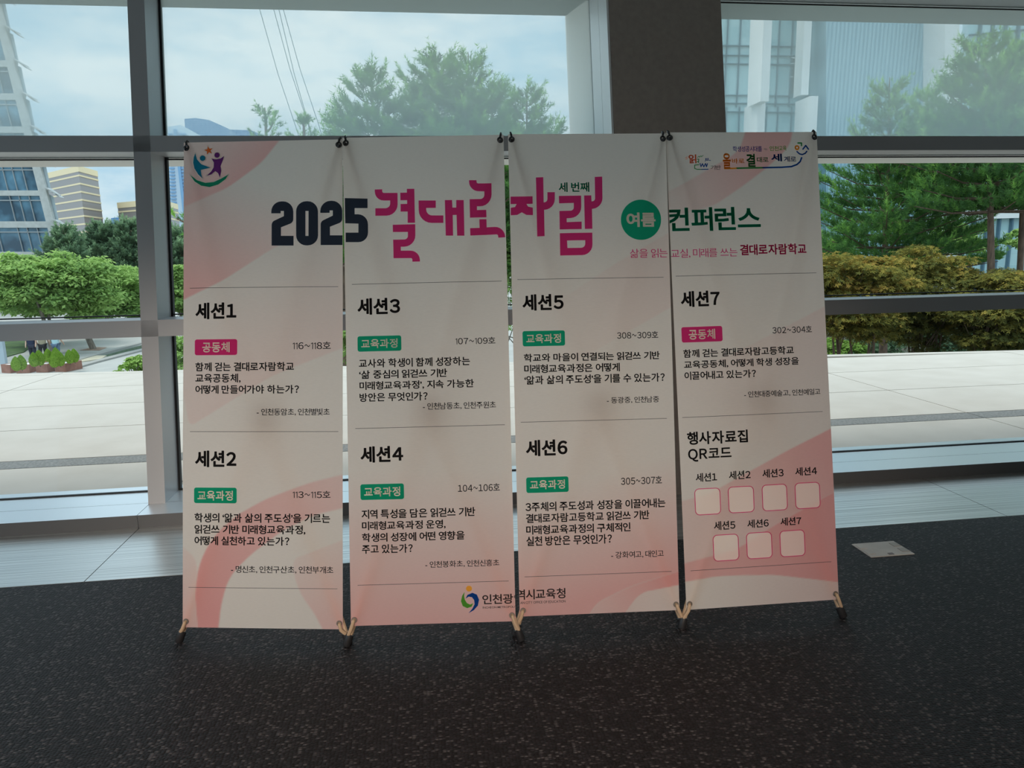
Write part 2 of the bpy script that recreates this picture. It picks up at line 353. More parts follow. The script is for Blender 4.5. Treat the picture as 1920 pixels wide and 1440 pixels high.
# ------------------------------------------------------------------ what is printed on the banners (metres on each sheet)
TEXT = [  # banner, part, string, extra weight, ink, (left, right, foot, top) on the sheet in metres
    (0, 'session_heading', '세션1', 0.034, 'k', (-0.2536, -0.0965, 1.1394, 1.2011)),
    (0, 'session_heading', '세션2', 0.034, 'k', (-0.2535, -0.0957, 0.5919, 0.6533)),
    (1, 'session_heading', '세션3', 0.034, 'k', (-0.2552, -0.0979, 1.1353, 1.1969)),
    (1, 'session_heading', '세션4', 0.034, 'k', (-0.2542, -0.0969, 0.5913, 0.6509)),
    (2, 'session_heading', '세션5', 0.034, 'k', (-0.2618, -0.1073, 1.1341, 1.1954)),
    (2, 'session_heading', '세션6', 0.034, 'k', (-0.2623, -0.107, 0.5911, 0.6517)),
    (3, 'session_heading', '세션7', 0.034, 'k', (-0.2699, -0.1195, 1.1347, 1.1952)),
    (3, 'session_heading', '행사자료집', 0.026, 'k', (-0.2695, -0.0345, 0.6154, 0.6643)),
    (3, 'session_heading', 'QR코드', 0.024, 'k', (-0.2683, -0.1007, 0.5519, 0.6002)),
    (0, 'room_number', '116~118호', 0.008, 'k', (0.1153, 0.2561, 1.026, 1.0535)),
    (0, 'room_number', '113~115호', 0.008, 'k', (0.1145, 0.2553, 0.4797, 0.5058)),
    (1, 'room_number', '107~109호', 0.008, 'k', (0.1039, 0.2506, 1.018, 1.043)),
    (1, 'room_number', '104~106호', 0.009, 'k', (0.1004, 0.2537, 0.4761, 0.5037)),
    (2, 'room_number', '308~309호', 0.009, 'k', (0.0913, 0.2478, 1.0224, 1.0483)),
    (2, 'room_number', '305~307호', 0.009, 'k', (0.0907, 0.2468, 0.4751, 0.5038)),
    (3, 'room_number', '302~304호', 0.009, 'k', (0.0825, 0.2409, 1.0245, 1.0503)),
    (0, 'school_names', '- 인천동암초, 인천별빛초', 0.008, 'k', (-0.0188, 0.2526, 0.782, 0.8082)),
    (0, 'school_names', '- 명신초, 인천구산초, 인천부개초', 0.008, 'k', (-0.1168, 0.2652, 0.2022, 0.2294)),
    (1, 'school_names', '- 인천남동초, 인천주원초', 0.008, 'k', (-0.0213, 0.2469, 0.7788, 0.8049)),
    (1, 'school_names', '- 인천봉화초, 인천신흥초', 0.008, 'k', (-0.0248, 0.2453, 0.2018, 0.227)),
    (2, 'school_names', '- 동광중, 인천남중', 0.008, 'k', (0.0456, 0.2444, 0.7795, 0.8039)),
    (2, 'school_names', '- 강화여고, 대인고', 0.008, 'k', (0.0468, 0.2456, 0.2006, 0.227)),
    (3, 'school_names', '- 인천대중예술고, 인천예일고', 0.008, 'k', (-0.0415, 0.2628, 0.7837, 0.8084)),
    (0, 'question#1', '함께 걷는 결대로자람학교', 0.02, 'k', (-0.2532, 0.1198, 0.9465, 0.9794)),
    (0, 'question#1', '교육공동체,', 0.02, 'k', (-0.2531, -0.0796, 0.903, 0.9373)),
    (0, 'question#1', '어떻게 만들어가야 하는가?', 0.02, 'k', (-0.253, 0.1385, 0.8632, 0.8949)),
    (0, 'question#2', '학생의 ‘앎과 삶의 주도성’을 기르는', 0.02, 'k', (-0.2548, 0.2536, 0.388, 0.4225)),
    (0, 'question#2', '읽걷쓰 기반 미래형교육과정,', 0.02, 'k', (-0.2547, 0.1616, 0.3447, 0.3797)),
    (0, 'question#2', '어떻게 실천하고 있는가?', 0.02, 'k', (-0.2546, 0.1019, 0.3042, 0.337)),
    (1, 'question#3', '교사와 학생이 함께 성장하는', 0.02, 'k', (-0.2534, 0.1554, 0.9397, 0.9725)),
    (1, 'question#3', '‘삶 중심의 읽걷쓰 기반', 0.02, 'k', (-0.2532, 0.0706, 0.8987, 0.9302)),
    (1, 'question#3', '미래형교육과정’, 지속 가능한', 0.02, 'k', (-0.2527, 0.1679, 0.8566, 0.8889)),
    (1, 'question#3', '방안은 무엇인가?', 0.02, 'k', (-0.2534, -0.0032, 0.8147, 0.8465)),
    (1, 'question#4', '지역 특성을 담은 읽걷쓰 기반', 0.02, 'k', (-0.2541, 0.1619, 0.3865, 0.4199)),
    (1, 'question#4', '미래형교육과정 운영,', 0.02, 'k', (-0.2532, 0.0524, 0.3438, 0.3771)),
    (1, 'question#4', '학생의 성장에 어떤 영향을', 0.02, 'k', (-0.2539, 0.1208, 0.3022, 0.3344)),
    (1, 'question#4', '주고 있는가?', 0.02, 'k', (-0.2547, -0.0695, 0.2599, 0.2927)),
    (2, 'question#5', '학교와 마을이 연결되는 읽걷쓰 기반', 0.02, 'k', (-0.2613, 0.2514, 0.9421, 0.973)),
    (2, 'question#5', '미래형교육과정은 어떻게', 0.02, 'k', (-0.261, 0.0982, 0.9, 0.9322)),
    (2, 'question#5', '‘앎과 삶의 주도성’을 기를 수 있는가?', 0.02, 'k', (-0.2611, 0.2684, 0.8578, 0.891)),
    (2, 'question#6', '3주체의 주도성과 성장을 이끌어내는', 0.02, 'k', (-0.269, 0.2577, 0.3861, 0.4207)),
    (2, 'question#6', '결대로자람고등학교 읽걷쓰 기반', 0.02, 'k', (-0.2684, 0.1952, 0.3439, 0.3779)),
    (2, 'question#6', '미래형교육과정의 구체적인', 0.02, 'k', (-0.2684, 0.1222, 0.3008, 0.3348)),
    (2, 'question#6', '실천 방안은 무엇인가?', 0.02, 'k', (-0.2689, 0.0511, 0.2586, 0.2942)),
    (3, 'question#7', '함께 걷는 결대로자람고등학교', 0.02, 'k', (-0.2694, 0.1633, 0.9436, 0.9749)),
    (3, 'question#7', '교육공동체, 어떻게 학생 성장을', 0.02, 'k', (-0.2685, 0.1816, 0.901, 0.9322)),
    (3, 'question#7', '이끌어내고 있는가?', 0.02, 'k', (-0.2686, 0.0089, 0.8598, 0.891)),
    (3, 'code_caption', '세션1', 0.018, 'k', (-0.243, -0.1606, 0.4753, 0.508)),
    (3, 'code_caption', '세션2', 0.018, 'k', (-0.1143, -0.03, 0.4774, 0.5103)),
    (3, 'code_caption', '세션3', 0.018, 'k', (0.0162, 0.1012, 0.4781, 0.5106)),
    (3, 'code_caption', '세션4', 0.018, 'k', (0.1478, 0.2349, 0.4788, 0.5108)),
    (3, 'code_caption', '세션5', 0.018, 'k', (-0.1807, -0.0975, 0.2907, 0.324)),
    (3, 'code_caption', '세션6', 0.018, 'k', (-0.051, 0.033, 0.2917, 0.3234)),
    (3, 'code_caption', '세션7', 0.018, 'k', (0.0799, 0.1635, 0.2929, 0.3237)),
    (2, 'title#a', '세 번째', 0.022, 'g', (-0.1145, 0.0017, 1.5788, 1.6155)),
    (3, 'title#b', '컨퍼런스', 0.024, 'g', (-0.3076, 0.0565, 1.4218, 1.5126)),
    (2, 'subtitle', '삶을 읽는', -0.008, 'p', (0.1493, 0.2935, 1.3268, 1.3604)),
    (3, 'subtitle#', '교실, 미래를 쓰는', -0.008, 'p', (-0.2996, -0.041, 1.3208, 1.3558)),
    (3, 'subtitle#', '결대로자람학교', 0.024, 'p', (-0.0305, 0.2359, 1.3261, 1.3678)),
    (1, 'office_name', '인천광역', 0.016, 's', (0.1802, 0.3292, 0.0643, 0.1002)),
    (1, 'office_name', 'INCHEON METROPOLIT', 0.008, 's', (0.181, 0.3055, 0.0491, 0.0566)),
    (2, 'office_name', '역시교육청', 0.016, 's', (-0.3112, -0.1281, 0.0614, 0.0996)),
    (2, 'office_name', 'AN CITY OFFICE OF EDUCATION', 0.008, 's', (-0.2968, -0.1285, 0.0459, 0.0551)),
    (3, 'slogan', '기반', 0.006, 's', (-0.1304, -0.0907, 1.6557, 1.6729)),
    (3, 'slogan', '올', 0.026, 'o', (-0.0813, -0.0499, 1.6585, 1.719)),
    (3, 'slogan', '바로', 0.018, 'o', (-0.0452, 0.0041, 1.6788, 1.6984)),
    (3, 'slogan', '결', 0.028, 'g2', (0.0119, 0.0473, 1.665, 1.7161)),
    (3, 'slogan', '대로', 0.018, 'g2', (0.0537, 0.1001, 1.682, 1.7034)),
    (3, 'slogan', '세', 0.028, 'b', (0.1106, 0.1548, 1.6861, 1.7159)),
    (3, 'slogan', '계로', 0.018, 'b', (0.1618, 0.2119, 1.6836, 1.7052)),
    (3, 'slogan', '학생성공시대를', 0.012, 'v', (-0.0394, 0.0761, 1.7242, 1.7456)),
    (3, 'slogan', '여는', 0.0, 's', (0.0843, 0.0986, 1.7297, 1.737)),
    (3, 'slogan', '인천', 0.012, 'g3', (0.1065, 0.1435, 1.7269, 1.7453)),
    (3, 'slogan', '교육', 0.012, 'g3', (0.1449, 0.1744, 1.7272, 1.7464)),
    (3, 'slogan', '읽', 0.022, 'r', (-0.2152, -0.185, 1.6809, 1.7153)),
]
BADGE = [  # banner, word, ink, plate box, lettering box
    (0, '공동체', 'p', (-0.2556, -0.0927, 1.0062, 1.0648), (-0.2264, -0.1209, 1.0163, 1.0546)),
    (0, '교육과정', 'g', (-0.2566, -0.0949, 0.4591, 0.5166), (-0.2432, -0.1089, 0.4689, 0.5056)),
    (1, '교육과정', 'g', (-0.2571, -0.0958, 0.9997, 1.0566), (-0.2434, -0.1095, 1.0111, 1.0452)),
    (1, '교육과정', 'g', (-0.2566, -0.0969, 0.4556, 0.5128), (-0.2429, -0.1102, 0.4672, 0.5018)),
    (2, '교육과정', 'g', (-0.2642, -0.1055, 1.0009, 1.0581), (-0.2507, -0.1203, 1.0118, 1.0464)),
    (2, '교육과정', 'g', (-0.264, -0.1062, 0.4554, 0.5131), (-0.2504, -0.1197, 0.4681, 0.5021)),
    (3, '공동체', 'p', (-0.2727, -0.1156, 1.0015, 1.0596), (-0.2456, -0.1439, 1.0112, 1.0497)),
]
RULE = [(0, (-0.2751, 0.2835, 1.2559)), (0, (-0.2729, 0.2843, 0.7234)), (0, (-0.2778, 0.28, 0.148)), (1, (-0.2741, 0.2795, 1.2497)), (1, (-0.2712, 0.2782, 0.7175)), (1, (-0.2729, 0.2781, 0.1468)), (2, (-0.278, 0.2749, 1.2517)), (2, (-0.2788, 0.272, 0.7189)), (2, (-0.2789, 0.2738, 0.1458)), (3, (-0.2853, 0.2705, 1.2531)), (3, (-0.2841, 0.2687, 0.7195)), (3, (-0.2781, 0.2759, 0.1453))]
CODE_BOX = [(-0.2008, 0.4007), (-0.0707, 0.4014), (0.0612, 0.402), (0.1928, 0.4024), (-0.1376, 0.2239), (-0.0073, 0.2246), (0.1239, 0.2246)]; CODE_SIZE = (0.0996, 0.0991)
SHAPE = [  # banner, part, ink, outline on the sheet
    (0, 'digits', 'n', [(0.0340, 1.5292), (0.0339, 1.5362), (0.0353, 1.5461), (0.0391, 1.5550), (0.0450, 1.5625), (0.0527, 1.5682), (0.0618, 1.5718), (0.0718, 1.5730), (0.0785, 1.5729), (0.0886, 1.5714), (0.0976, 1.5674), (0.1053, 1.5615), (0.1112, 1.5538), (0.1150, 1.5449), (0.1164, 1.5349), (0.1164, 1.5066), (0.1160, 1.5029), (0.1149, 1.4994), (0.1132, 1.4963), (0.1108, 1.4936), (0.1080, 1.4913), (0.1046, 1.4897), (0.0706, 1.4768), (0.0706, 1.4452), (0.1178, 1.4445), (0.1178, 1.4085), (0.0354, 1.4096), (0.0353, 1.4857), (0.0357, 1.4893), (0.0367, 1.4926), (0.0383, 1.4956), (0.0404, 1.4983), (0.0430, 1.5006), (0.0461, 1.5023), (0.0812, 1.5179), (0.0812, 1.5372), (0.0692, 1.5374), (0.0692, 1.5286)]),
    (0, 'digits', 'n', [(0.2167, 1.5290), (0.2167, 1.5360), (0.2181, 1.5459), (0.2219, 1.5547), (0.2278, 1.5621), (0.2354, 1.5678), (0.2444, 1.5715), (0.2544, 1.5726), (0.2610, 1.5725), (0.2710, 1.5710), (0.2800, 1.5671), (0.2876, 1.5612), (0.2935, 1.5536), (0.2973, 1.5446), (0.2986, 1.5347), (0.2986, 1.5065), (0.2982, 1.5028), (0.2971, 1.4994), (0.2954, 1.4962), (0.2931, 1.4935), (0.2902, 1.4912), (0.2869, 1.4896), (0.2531, 1.4768), (0.2531, 1.4452), (0.2999, 1.4446), (0.2999, 1.4088), (0.2181, 1.4098), (0.2181, 1.4857), (0.2184, 1.4892), (0.2194, 1.4925), (0.2210, 1.4955), (0.2231, 1.4982), (0.2257, 1.5005), (0.2288, 1.5022), (0.2637, 1.5177), (0.2637, 1.5370), (0.2517, 1.5372), (0.2517, 1.5284)]),
    (0, 'digits', 'n', [(0.1675, 1.5723), (0.1646, 1.5723), (0.1545, 1.5712), (0.1455, 1.5675), (0.1378, 1.5618), (0.1319, 1.5543), (0.1281, 1.5454), (0.1268, 1.5354), (0.1273, 1.4464), (0.1287, 1.4365), (0.1326, 1.4276), (0.1385, 1.4200), (0.1461, 1.4141), (0.1551, 1.4102), (0.1651, 1.4088), (0.1675, 1.4088), (0.1675, 1.4438), (0.1618, 1.4439), (0.1617, 1.5364), (0.1675, 1.5363)]),
    (0, 'digits', 'n', [(0.1675, 1.5723), (0.1699, 1.5723), (0.1800, 1.5709), (0.1891, 1.5670), (0.1968, 1.5611), (0.2028, 1.5535), (0.2067, 1.5445), (0.2081, 1.5346), (0.2086, 1.4457), (0.2073, 1.4358), (0.2036, 1.4270), (0.1978, 1.4195), (0.1902, 1.4138), (0.1813, 1.4100), (0.1713, 1.4088), (0.1675, 1.4088), (0.1675, 1.4438), (0.1733, 1.4437), (0.1733, 1.5362), (0.1675, 1.5363)]),
    (1, 'digits', 'n', [(-0.2948, 1.5726), (-0.2106, 1.5686), (-0.2112, 1.5331), (-0.2590, 1.5341), (-0.2594, 1.5110), (-0.2473, 1.5108), (-0.2374, 1.5092), (-0.2287, 1.5053), (-0.2212, 1.4993), (-0.2155, 1.4916), (-0.2119, 1.4826), (-0.2107, 1.4726), (-0.2110, 1.4413), (-0.2124, 1.4318), (-0.2160, 1.4234), (-0.2217, 1.4162), (-0.2289, 1.4108), (-0.2374, 1.4074), (-0.2469, 1.4064), (-0.2941, 1.4077), (-0.2939, 1.4431), (-0.2466, 1.4420), (-0.2460, 1.4757), (-0.2946, 1.4781)]),
    (1, 'title', 'p', [(-0.1832, 1.6023), (-0.1559, 1.6026), (-0.1555, 1.5946), (-0.1553, 1.5931), (-0.1546, 1.5916), (-0.1537, 1.5905), (-0.1525, 1.5895), (-0.1511, 1.5889), (-0.1495, 1.5887), (-0.0990, 1.5876), (-0.0994, 1.5449), (-0.1010, 1.5337), (-0.1053, 1.5237), (-0.1119, 1.5152), (-0.1204, 1.5087), (-0.1304, 1.5046), (-0.1415, 1.5032), (-0.1828, 1.5036), (-0.1823, 1.5320), (-0.1450, 1.5312), (-0.1403, 1.5318), (-0.1361, 1.5335), (-0.1324, 1.5362), (-0.1296, 1.5397), (-0.1278, 1.5439), (-0.1271, 1.5486), (-0.1268, 1.5597), (-0.1509, 1.5603), (-0.1596, 1.5616), (-0.1673, 1.5651), (-0.1739, 1.5704), (-0.1789, 1.5772), (-0.1821, 1.5851), (-0.1832, 1.5939)]),
    (1, 'title', 'p', [(-0.0640, 1.6020), (-0.0363, 1.6015), (-0.0363, 1.4739), (-0.0635, 1.4744), (-0.0627, 1.5166), (-0.0890, 1.5172), (-0.0884, 1.5456), (-0.0643, 1.5455), (-0.0640, 1.5593), (-0.0886, 1.5598), (-0.0889, 1.5879), (-0.0643, 1.5878)]),
    (1, 'title', 'p', [(-0.1189, 1.4685), (-0.0355, 1.4685), (-0.0359, 1.4270), (-0.0375, 1.4159), (-0.0418, 1.4059), (-0.0484, 1.3975), (-0.0568, 1.3910), (-0.0667, 1.3869), (-0.0778, 1.3854), (-0.0907, 1.3855), (-0.0910, 1.3709), (-0.0552, 1.3701), (-0.0460, 1.3687), (-0.0378, 1.3650), (-0.0309, 1.3595), (-0.0255, 1.3524), (-0.0221, 1.3440), (-0.0208, 1.3347), (-0.0208, 1.3286), (-0.0489, 1.3288), (-0.0488, 1.3359), (-0.0489, 1.3375), (-0.0495, 1.3390), (-0.0505, 1.3403), (-0.0517, 1.3413), (-0.0531, 1.3420), (-0.0548, 1.3422), (-0.1183, 1.3436), (-0.1187, 1.4127), (-0.0768, 1.4124), (-0.0734, 1.4129), (-0.0702, 1.4142), (-0.0676, 1.4162), (-0.0655, 1.4188), (-0.0641, 1.4220), (-0.0636, 1.4254), (-0.0633, 1.4403), (-0.1190, 1.4415)]),
    (1, 'title', 'p', [(-0.0214, 1.5571), (0.0424, 1.5557), (0.0418, 1.5282), (0.0062, 1.5285), (0.0061, 1.5223), (0.0069, 1.5165), (0.0090, 1.5112), (0.0124, 1.5067), (0.0167, 1.5032), (0.0219, 1.5009), (0.0277, 1.5000), (0.0693, 1.4991), (0.0687, 1.4712), (0.0258, 1.4719), (0.0130, 1.4738), (0.0016, 1.4789), (-0.0080, 1.4866), (-0.0154, 1.4966), (-0.0202, 1.5083), (-0.0217, 1.5212)]),
    (1, 'title', 'p', [(0.0759, 1.5568), (0.1028, 1.5567), (0.1034, 1.5282), (0.1175, 1.5279), (0.1182, 1.5564), (0.1459, 1.5558), (0.1455, 1.4220), (0.1187, 1.4226), (0.1182, 1.5003), (0.1041, 1.5002), (0.1037, 1.4229), (0.0765, 1.4235)]),
    (1, 'title', 'p', [(0.1675, 1.6298), (0.1952, 1.6292), (0.1955, 1.6230), (0.1958, 1.6214), (0.1965, 1.6200), (0.1974, 1.6188), (0.1987, 1.6179), (0.2001, 1.6173), (0.2017, 1.6171), (0.2506, 1.6169), (0.2500, 1.5750), (0.2482, 1.5631), (0.2436, 1.5524), (0.2365, 1.5435), (0.2274, 1.5366), (0.2167, 1.5323), (0.2048, 1.5309), (0.1947, 1.5312), (0.1944, 1.5169), (0.2288, 1.5175), (0.2290, 1.4895), (0.1677, 1.4890), (0.1680, 1.5584), (0.2071, 1.5583), (0.2112, 1.5588), (0.2150, 1.5604), (0.2182, 1.5628), (0.2207, 1.5660), (0.2224, 1.5697), (0.2231, 1.5740), (0.2234, 1.5871), (0.2019, 1.5876), (0.1927, 1.5890), (0.1844, 1.5927), (0.1775, 1.5983), (0.1721, 1.6054), (0.1686, 1.6139), (0.1674, 1.6232)]),
    (1, 'title', 'p', [(0.2024, 1.4821), (0.2288, 1.4824), (0.2290, 1.4517), (0.2584, 1.4525), (0.2683, 1.4514), (0.2773, 1.4478), (0.2850, 1.4422), (0.2910, 1.4348), (0.2950, 1.4259), (0.2967, 1.4160), (0.2967, 1.4129), (0.2712, 1.4117), (0.2703, 1.4194), (0.2699, 1.4207), (0.2693, 1.4218), (0.2685, 1.4228), (0.2674, 1.4235), (0.2662, 1.4239), (0.2649, 1.4241), (0.1675, 1.4220), (0.1673, 1.4495), (0.2025, 1.4501)]),
    (2, 'title', 'p', [(-0.2961, 1.5640), (-0.2132, 1.5641), (-0.2135, 1.5360), (-0.2367, 1.5353), (-0.2312, 1.5254), (-0.2134, 1.5212), (-0.2137, 1.4931), (-0.2377, 1.4942), (-0.2553, 1.5042), (-0.2729, 1.4946), (-0.2969, 1.4935), (-0.2962, 1.5216), (-0.2801, 1.5246), (-0.2741, 1.5357), (-0.2968, 1.5355)]),
    (2, 'title', 'p', [(-0.1990, 1.6352), (-0.1712, 1.6358), (-0.1723, 1.5405), (-0.1698, 1.5406), (-0.1666, 1.5412), (-0.1637, 1.5425), (-0.1613, 1.5445), (-0.1594, 1.5469), (-0.1582, 1.5498), (-0.1577, 1.5530), (-0.1571, 1.5788), (-0.1293, 1.5786), (-0.1300, 1.5522), (-0.1317, 1.5417), (-0.1359, 1.5322), (-0.1422, 1.5241), (-0.1504, 1.5179), (-0.1599, 1.5138), (-0.1705, 1.5123), (-0.1713, 1.5123), (-0.1720, 1.4131), (-0.1997, 1.4125)]),
    (2, 'title', 'p', [(-0.1145, 1.5641), (-0.0302, 1.5646), (-0.0308, 1.5224), (-0.0324, 1.5114), (-0.0366, 1.5014), (-0.0431, 1.4929), (-0.0514, 1.4862), (-0.0612, 1.4818), (-0.0722, 1.4798), (-0.0871, 1.4791), (-0.0875, 1.4644), (-0.0310, 1.4660), (-0.0317, 1.4378), (-0.1146, 1.4374), (-0.1137, 1.5072), (-0.0717, 1.5078), (-0.0685, 1.5083), (-0.0655, 1.5095), (-0.0630, 1.5115), (-0.0610, 1.5140), (-0.0597, 1.5169), (-0.0592, 1.5202), (-0.0587, 1.5371), (-0.1143, 1.5359)]),
    (2, 'title', 'p', [(-0.0189, 1.5650), (0.0085, 1.5652), (0.0088, 1.5423), (0.0124, 1.5427), (0.0151, 1.5434), (0.0175, 1.5446), (0.0195, 1.5464), (0.0211, 1.5486), (0.0221, 1.5511), (0.0225, 1.5539), (0.0235, 1.6351), (0.0519, 1.6363), (0.0506, 1.5550), (0.0490, 1.5443), (0.0449, 1.5347), (0.0386, 1.5265), (0.0304, 1.5200), (0.0209, 1.5158), (0.0102, 1.5140), (0.0094, 1.5140), (0.0092, 1.4386), (-0.0196, 1.4381)]),
    (2, 'title', 'p', [(-0.0527, 1.4237), (-0.1146, 1.4231), (-0.1154, 1.3391), (-0.0550, 1.3392), (-0.0542, 1.3669), (-0.0874, 1.3669), (-0.0880, 1.3950), (-0.0535, 1.3955)]),
    (2, 'title', 'p', [(-0.0527, 1.4237), (0.0083, 1.4238), (0.0076, 1.3793), (0.0060, 1.3686), (0.0018, 1.3590), (-0.0047, 1.3509), (-0.0129, 1.3446), (-0.0226, 1.3406), (-0.0333, 1.3392), (-0.0550, 1.3392), (-0.0542, 1.3669), (-0.0354, 1.3671), (-0.0313, 1.3677), (-0.0276, 1.3693), (-0.0245, 1.3717), (-0.0220, 1.3748), (-0.0204, 1.3785), (-0.0197, 1.3826), (-0.0194, 1.3955), (-0.0535, 1.3955)]),
    (0, 'children_logo', 't', [(-0.2550, 1.7584), (-0.2491, 1.7361), (-0.2324, 1.7168), (-0.1972, 1.7037), (-0.2337, 1.6960), (-0.2323, 1.6792), (-0.2278, 1.6645), (-0.2436, 1.6794), (-0.2581, 1.7018), (-0.2631, 1.7240), (-0.2609, 1.7439)]),
    (0, 'children_logo', 'u', [(-0.1928, 1.7368), (-0.1761, 1.7343), (-0.1590, 1.7375), (-0.1460, 1.7457), (-0.1513, 1.7285), (-0.1594, 1.7088), (-0.1562, 1.6911), (-0.1611, 1.6668), (-0.1679, 1.6824), (-0.1792, 1.6906), (-0.1940, 1.6785), (-0.2120, 1.6735), (-0.1940, 1.6895), (-0.1850, 1.7048), (-0.1842, 1.7225)]),
    (0, 'children_logo', 'g', [(-0.2752, 1.6786), (-0.2480, 1.6573), (-0.2165, 1.6471), (-0.1849, 1.6496), (-0.1557, 1.6623), (-0.1288, 1.6773), (-0.1400, 1.6598), (-0.1669, 1.6404), (-0.2007, 1.6313), (-0.2322, 1.6372), (-0.2571, 1.6531)]),
    (0, 'children_logo', 'r', [(-0.2081, 1.7846), (-0.2018, 1.7740), (-0.1897, 1.7761), (-0.1978, 1.7672), (-0.1918, 1.7565), (-0.2031, 1.7615), (-0.2115, 1.7528), (-0.2104, 1.7648), (-0.2216, 1.7701), (-0.2096, 1.7726)]),
    (1, 'office_emblem', 'g3', [(0.1160, 0.1120), (0.1070, 0.0983), (0.1022, 0.0786), (0.1083, 0.0607), (0.1243, 0.0528), (0.1407, 0.0577), (0.1464, 0.0703), (0.1354, 0.0653), (0.1237, 0.0710), (0.1164, 0.0835), (0.1140, 0.0970)]),
    (1, 'office_emblem', 'b', [(0.1187, 0.0872), (0.1265, 0.1009), (0.1445, 0.1079), (0.1606, 0.1010), (0.1683, 0.0820), (0.1634, 0.0607), (0.1485, 0.0451), (0.1282, 0.0339), (0.1432, 0.0506), (0.1517, 0.0664), (0.1504, 0.0809), (0.1425, 0.0919), (0.1307, 0.0944)]),
    (0, 'children_logo', 't', [(-0.2171, 1.7395), (-0.2173, 1.7373), (-0.2181, 1.7351), (-0.2193, 1.7332), (-0.2210, 1.7316), (-0.2229, 1.7305), (-0.2251, 1.7297), (-0.2274, 1.7295), (-0.2298, 1.7298), (-0.2319, 1.7306), (-0.2339, 1.7319), (-0.2356, 1.7335), (-0.2368, 1.7355), (-0.2376, 1.7376), (-0.2378, 1.7399), (-0.2376, 1.7422), (-0.2368, 1.7443), (-0.2356, 1.7462), (-0.2340, 1.7478), (-0.2320, 1.7490), (-0.2298, 1.7497), (-0.2275, 1.7499), (-0.2252, 1.7496), (-0.2230, 1.7488), (-0.2210, 1.7475), (-0.2194, 1.7459), (-0.2181, 1.7440), (-0.2174, 1.7418)]),
    (0, 'children_logo', 'u', [(-0.1626, 1.7500), (-0.1629, 1.7478), (-0.1636, 1.7458), (-0.1648, 1.7439), (-0.1663, 1.7424), (-0.1682, 1.7413), (-0.1703, 1.7406), (-0.1725, 1.7404), (-0.1747, 1.7407), (-0.1768, 1.7415), (-0.1787, 1.7427), (-0.1802, 1.7442), (-0.1814, 1.7461), (-0.1822, 1.7482), (-0.1824, 1.7503), (-0.1822, 1.7525), (-0.1814, 1.7545), (-0.1803, 1.7564), (-0.1787, 1.7579), (-0.1768, 1.7590), (-0.1747, 1.7597), (-0.1725, 1.7599), (-0.1703, 1.7596), (-0.1682, 1.7588), (-0.1664, 1.7576), (-0.1648, 1.7561), (-0.1636, 1.7542), (-0.1629, 1.7521)]),
    (1, 'office_emblem', 'o', [(0.1433, 0.1230), (0.1429, 0.1206), (0.1421, 0.1183), (0.1408, 0.1164), (0.1390, 0.1147), (0.1369, 0.1135), (0.1346, 0.1128), (0.1322, 0.1126), (0.1298, 0.1129), (0.1275, 0.1138), (0.1255, 0.1151), (0.1239, 0.1168), (0.1226, 0.1189), (0.1219, 0.1212), (0.1217, 0.1236), (0.1220, 0.1260), (0.1228, 0.1282), (0.1242, 0.1302), (0.1259, 0.1319), (0.1280, 0.1331), (0.1303, 0.1338), (0.1327, 0.1340), (0.1351, 0.1337), (0.1374, 0.1328), (0.1394, 0.1315), (0.1411, 0.1297), (0.1423, 0.1276), (0.1431, 0.1254)]),
    (2, 'season_disc', 'g', [(0.2721, 1.4697), (0.2714, 1.4611), (0.2697, 1.4527), (0.2671, 1.4445), (0.2635, 1.4366), (0.2591, 1.4291), (0.2539, 1.4222), (0.2480, 1.4158), (0.2414, 1.4102), (0.2342, 1.4053), (0.2265, 1.4013), (0.2184, 1.3981), (0.2101, 1.3958), (0.2015, 1.3945), (0.1929, 1.3941), (0.1843, 1.3947), (0.1758, 1.3963), (0.1676, 1.3987), (0.1597, 1.4021), (0.1523, 1.4064), (0.1454, 1.4114), (0.1392, 1.4172), (0.1336, 1.4236), (0.1288, 1.4307), (0.1249, 1.4382), (0.1218, 1.4462), (0.1196, 1.4544), (0.1184, 1.4629), (0.1182, 1.4715), (0.1189, 1.4800), (0.1206, 1.4884), (0.1232, 1.4966), (0.1267, 1.5045), (0.1311, 1.5120), (0.1363, 1.5189), (0.1422, 1.5253), (0.1488, 1.5309), (0.1560, 1.5358), (0.1636, 1.5399), (0.1717, 1.5431), (0.1800, 1.5454), (0.1886, 1.5467), (0.1972, 1.5471), (0.2058, 1.5466), (0.2143, 1.5451), (0.2226, 1.5426), (0.2305, 1.5392), (0.2379, 1.5350), (0.2448, 1.5299), (0.2511, 1.5242), (0.2567, 1.5177), (0.2615, 1.5106), (0.2655, 1.5031), (0.2685, 1.4951), (0.2707, 1.4868), (0.2719, 1.4783)]),
]
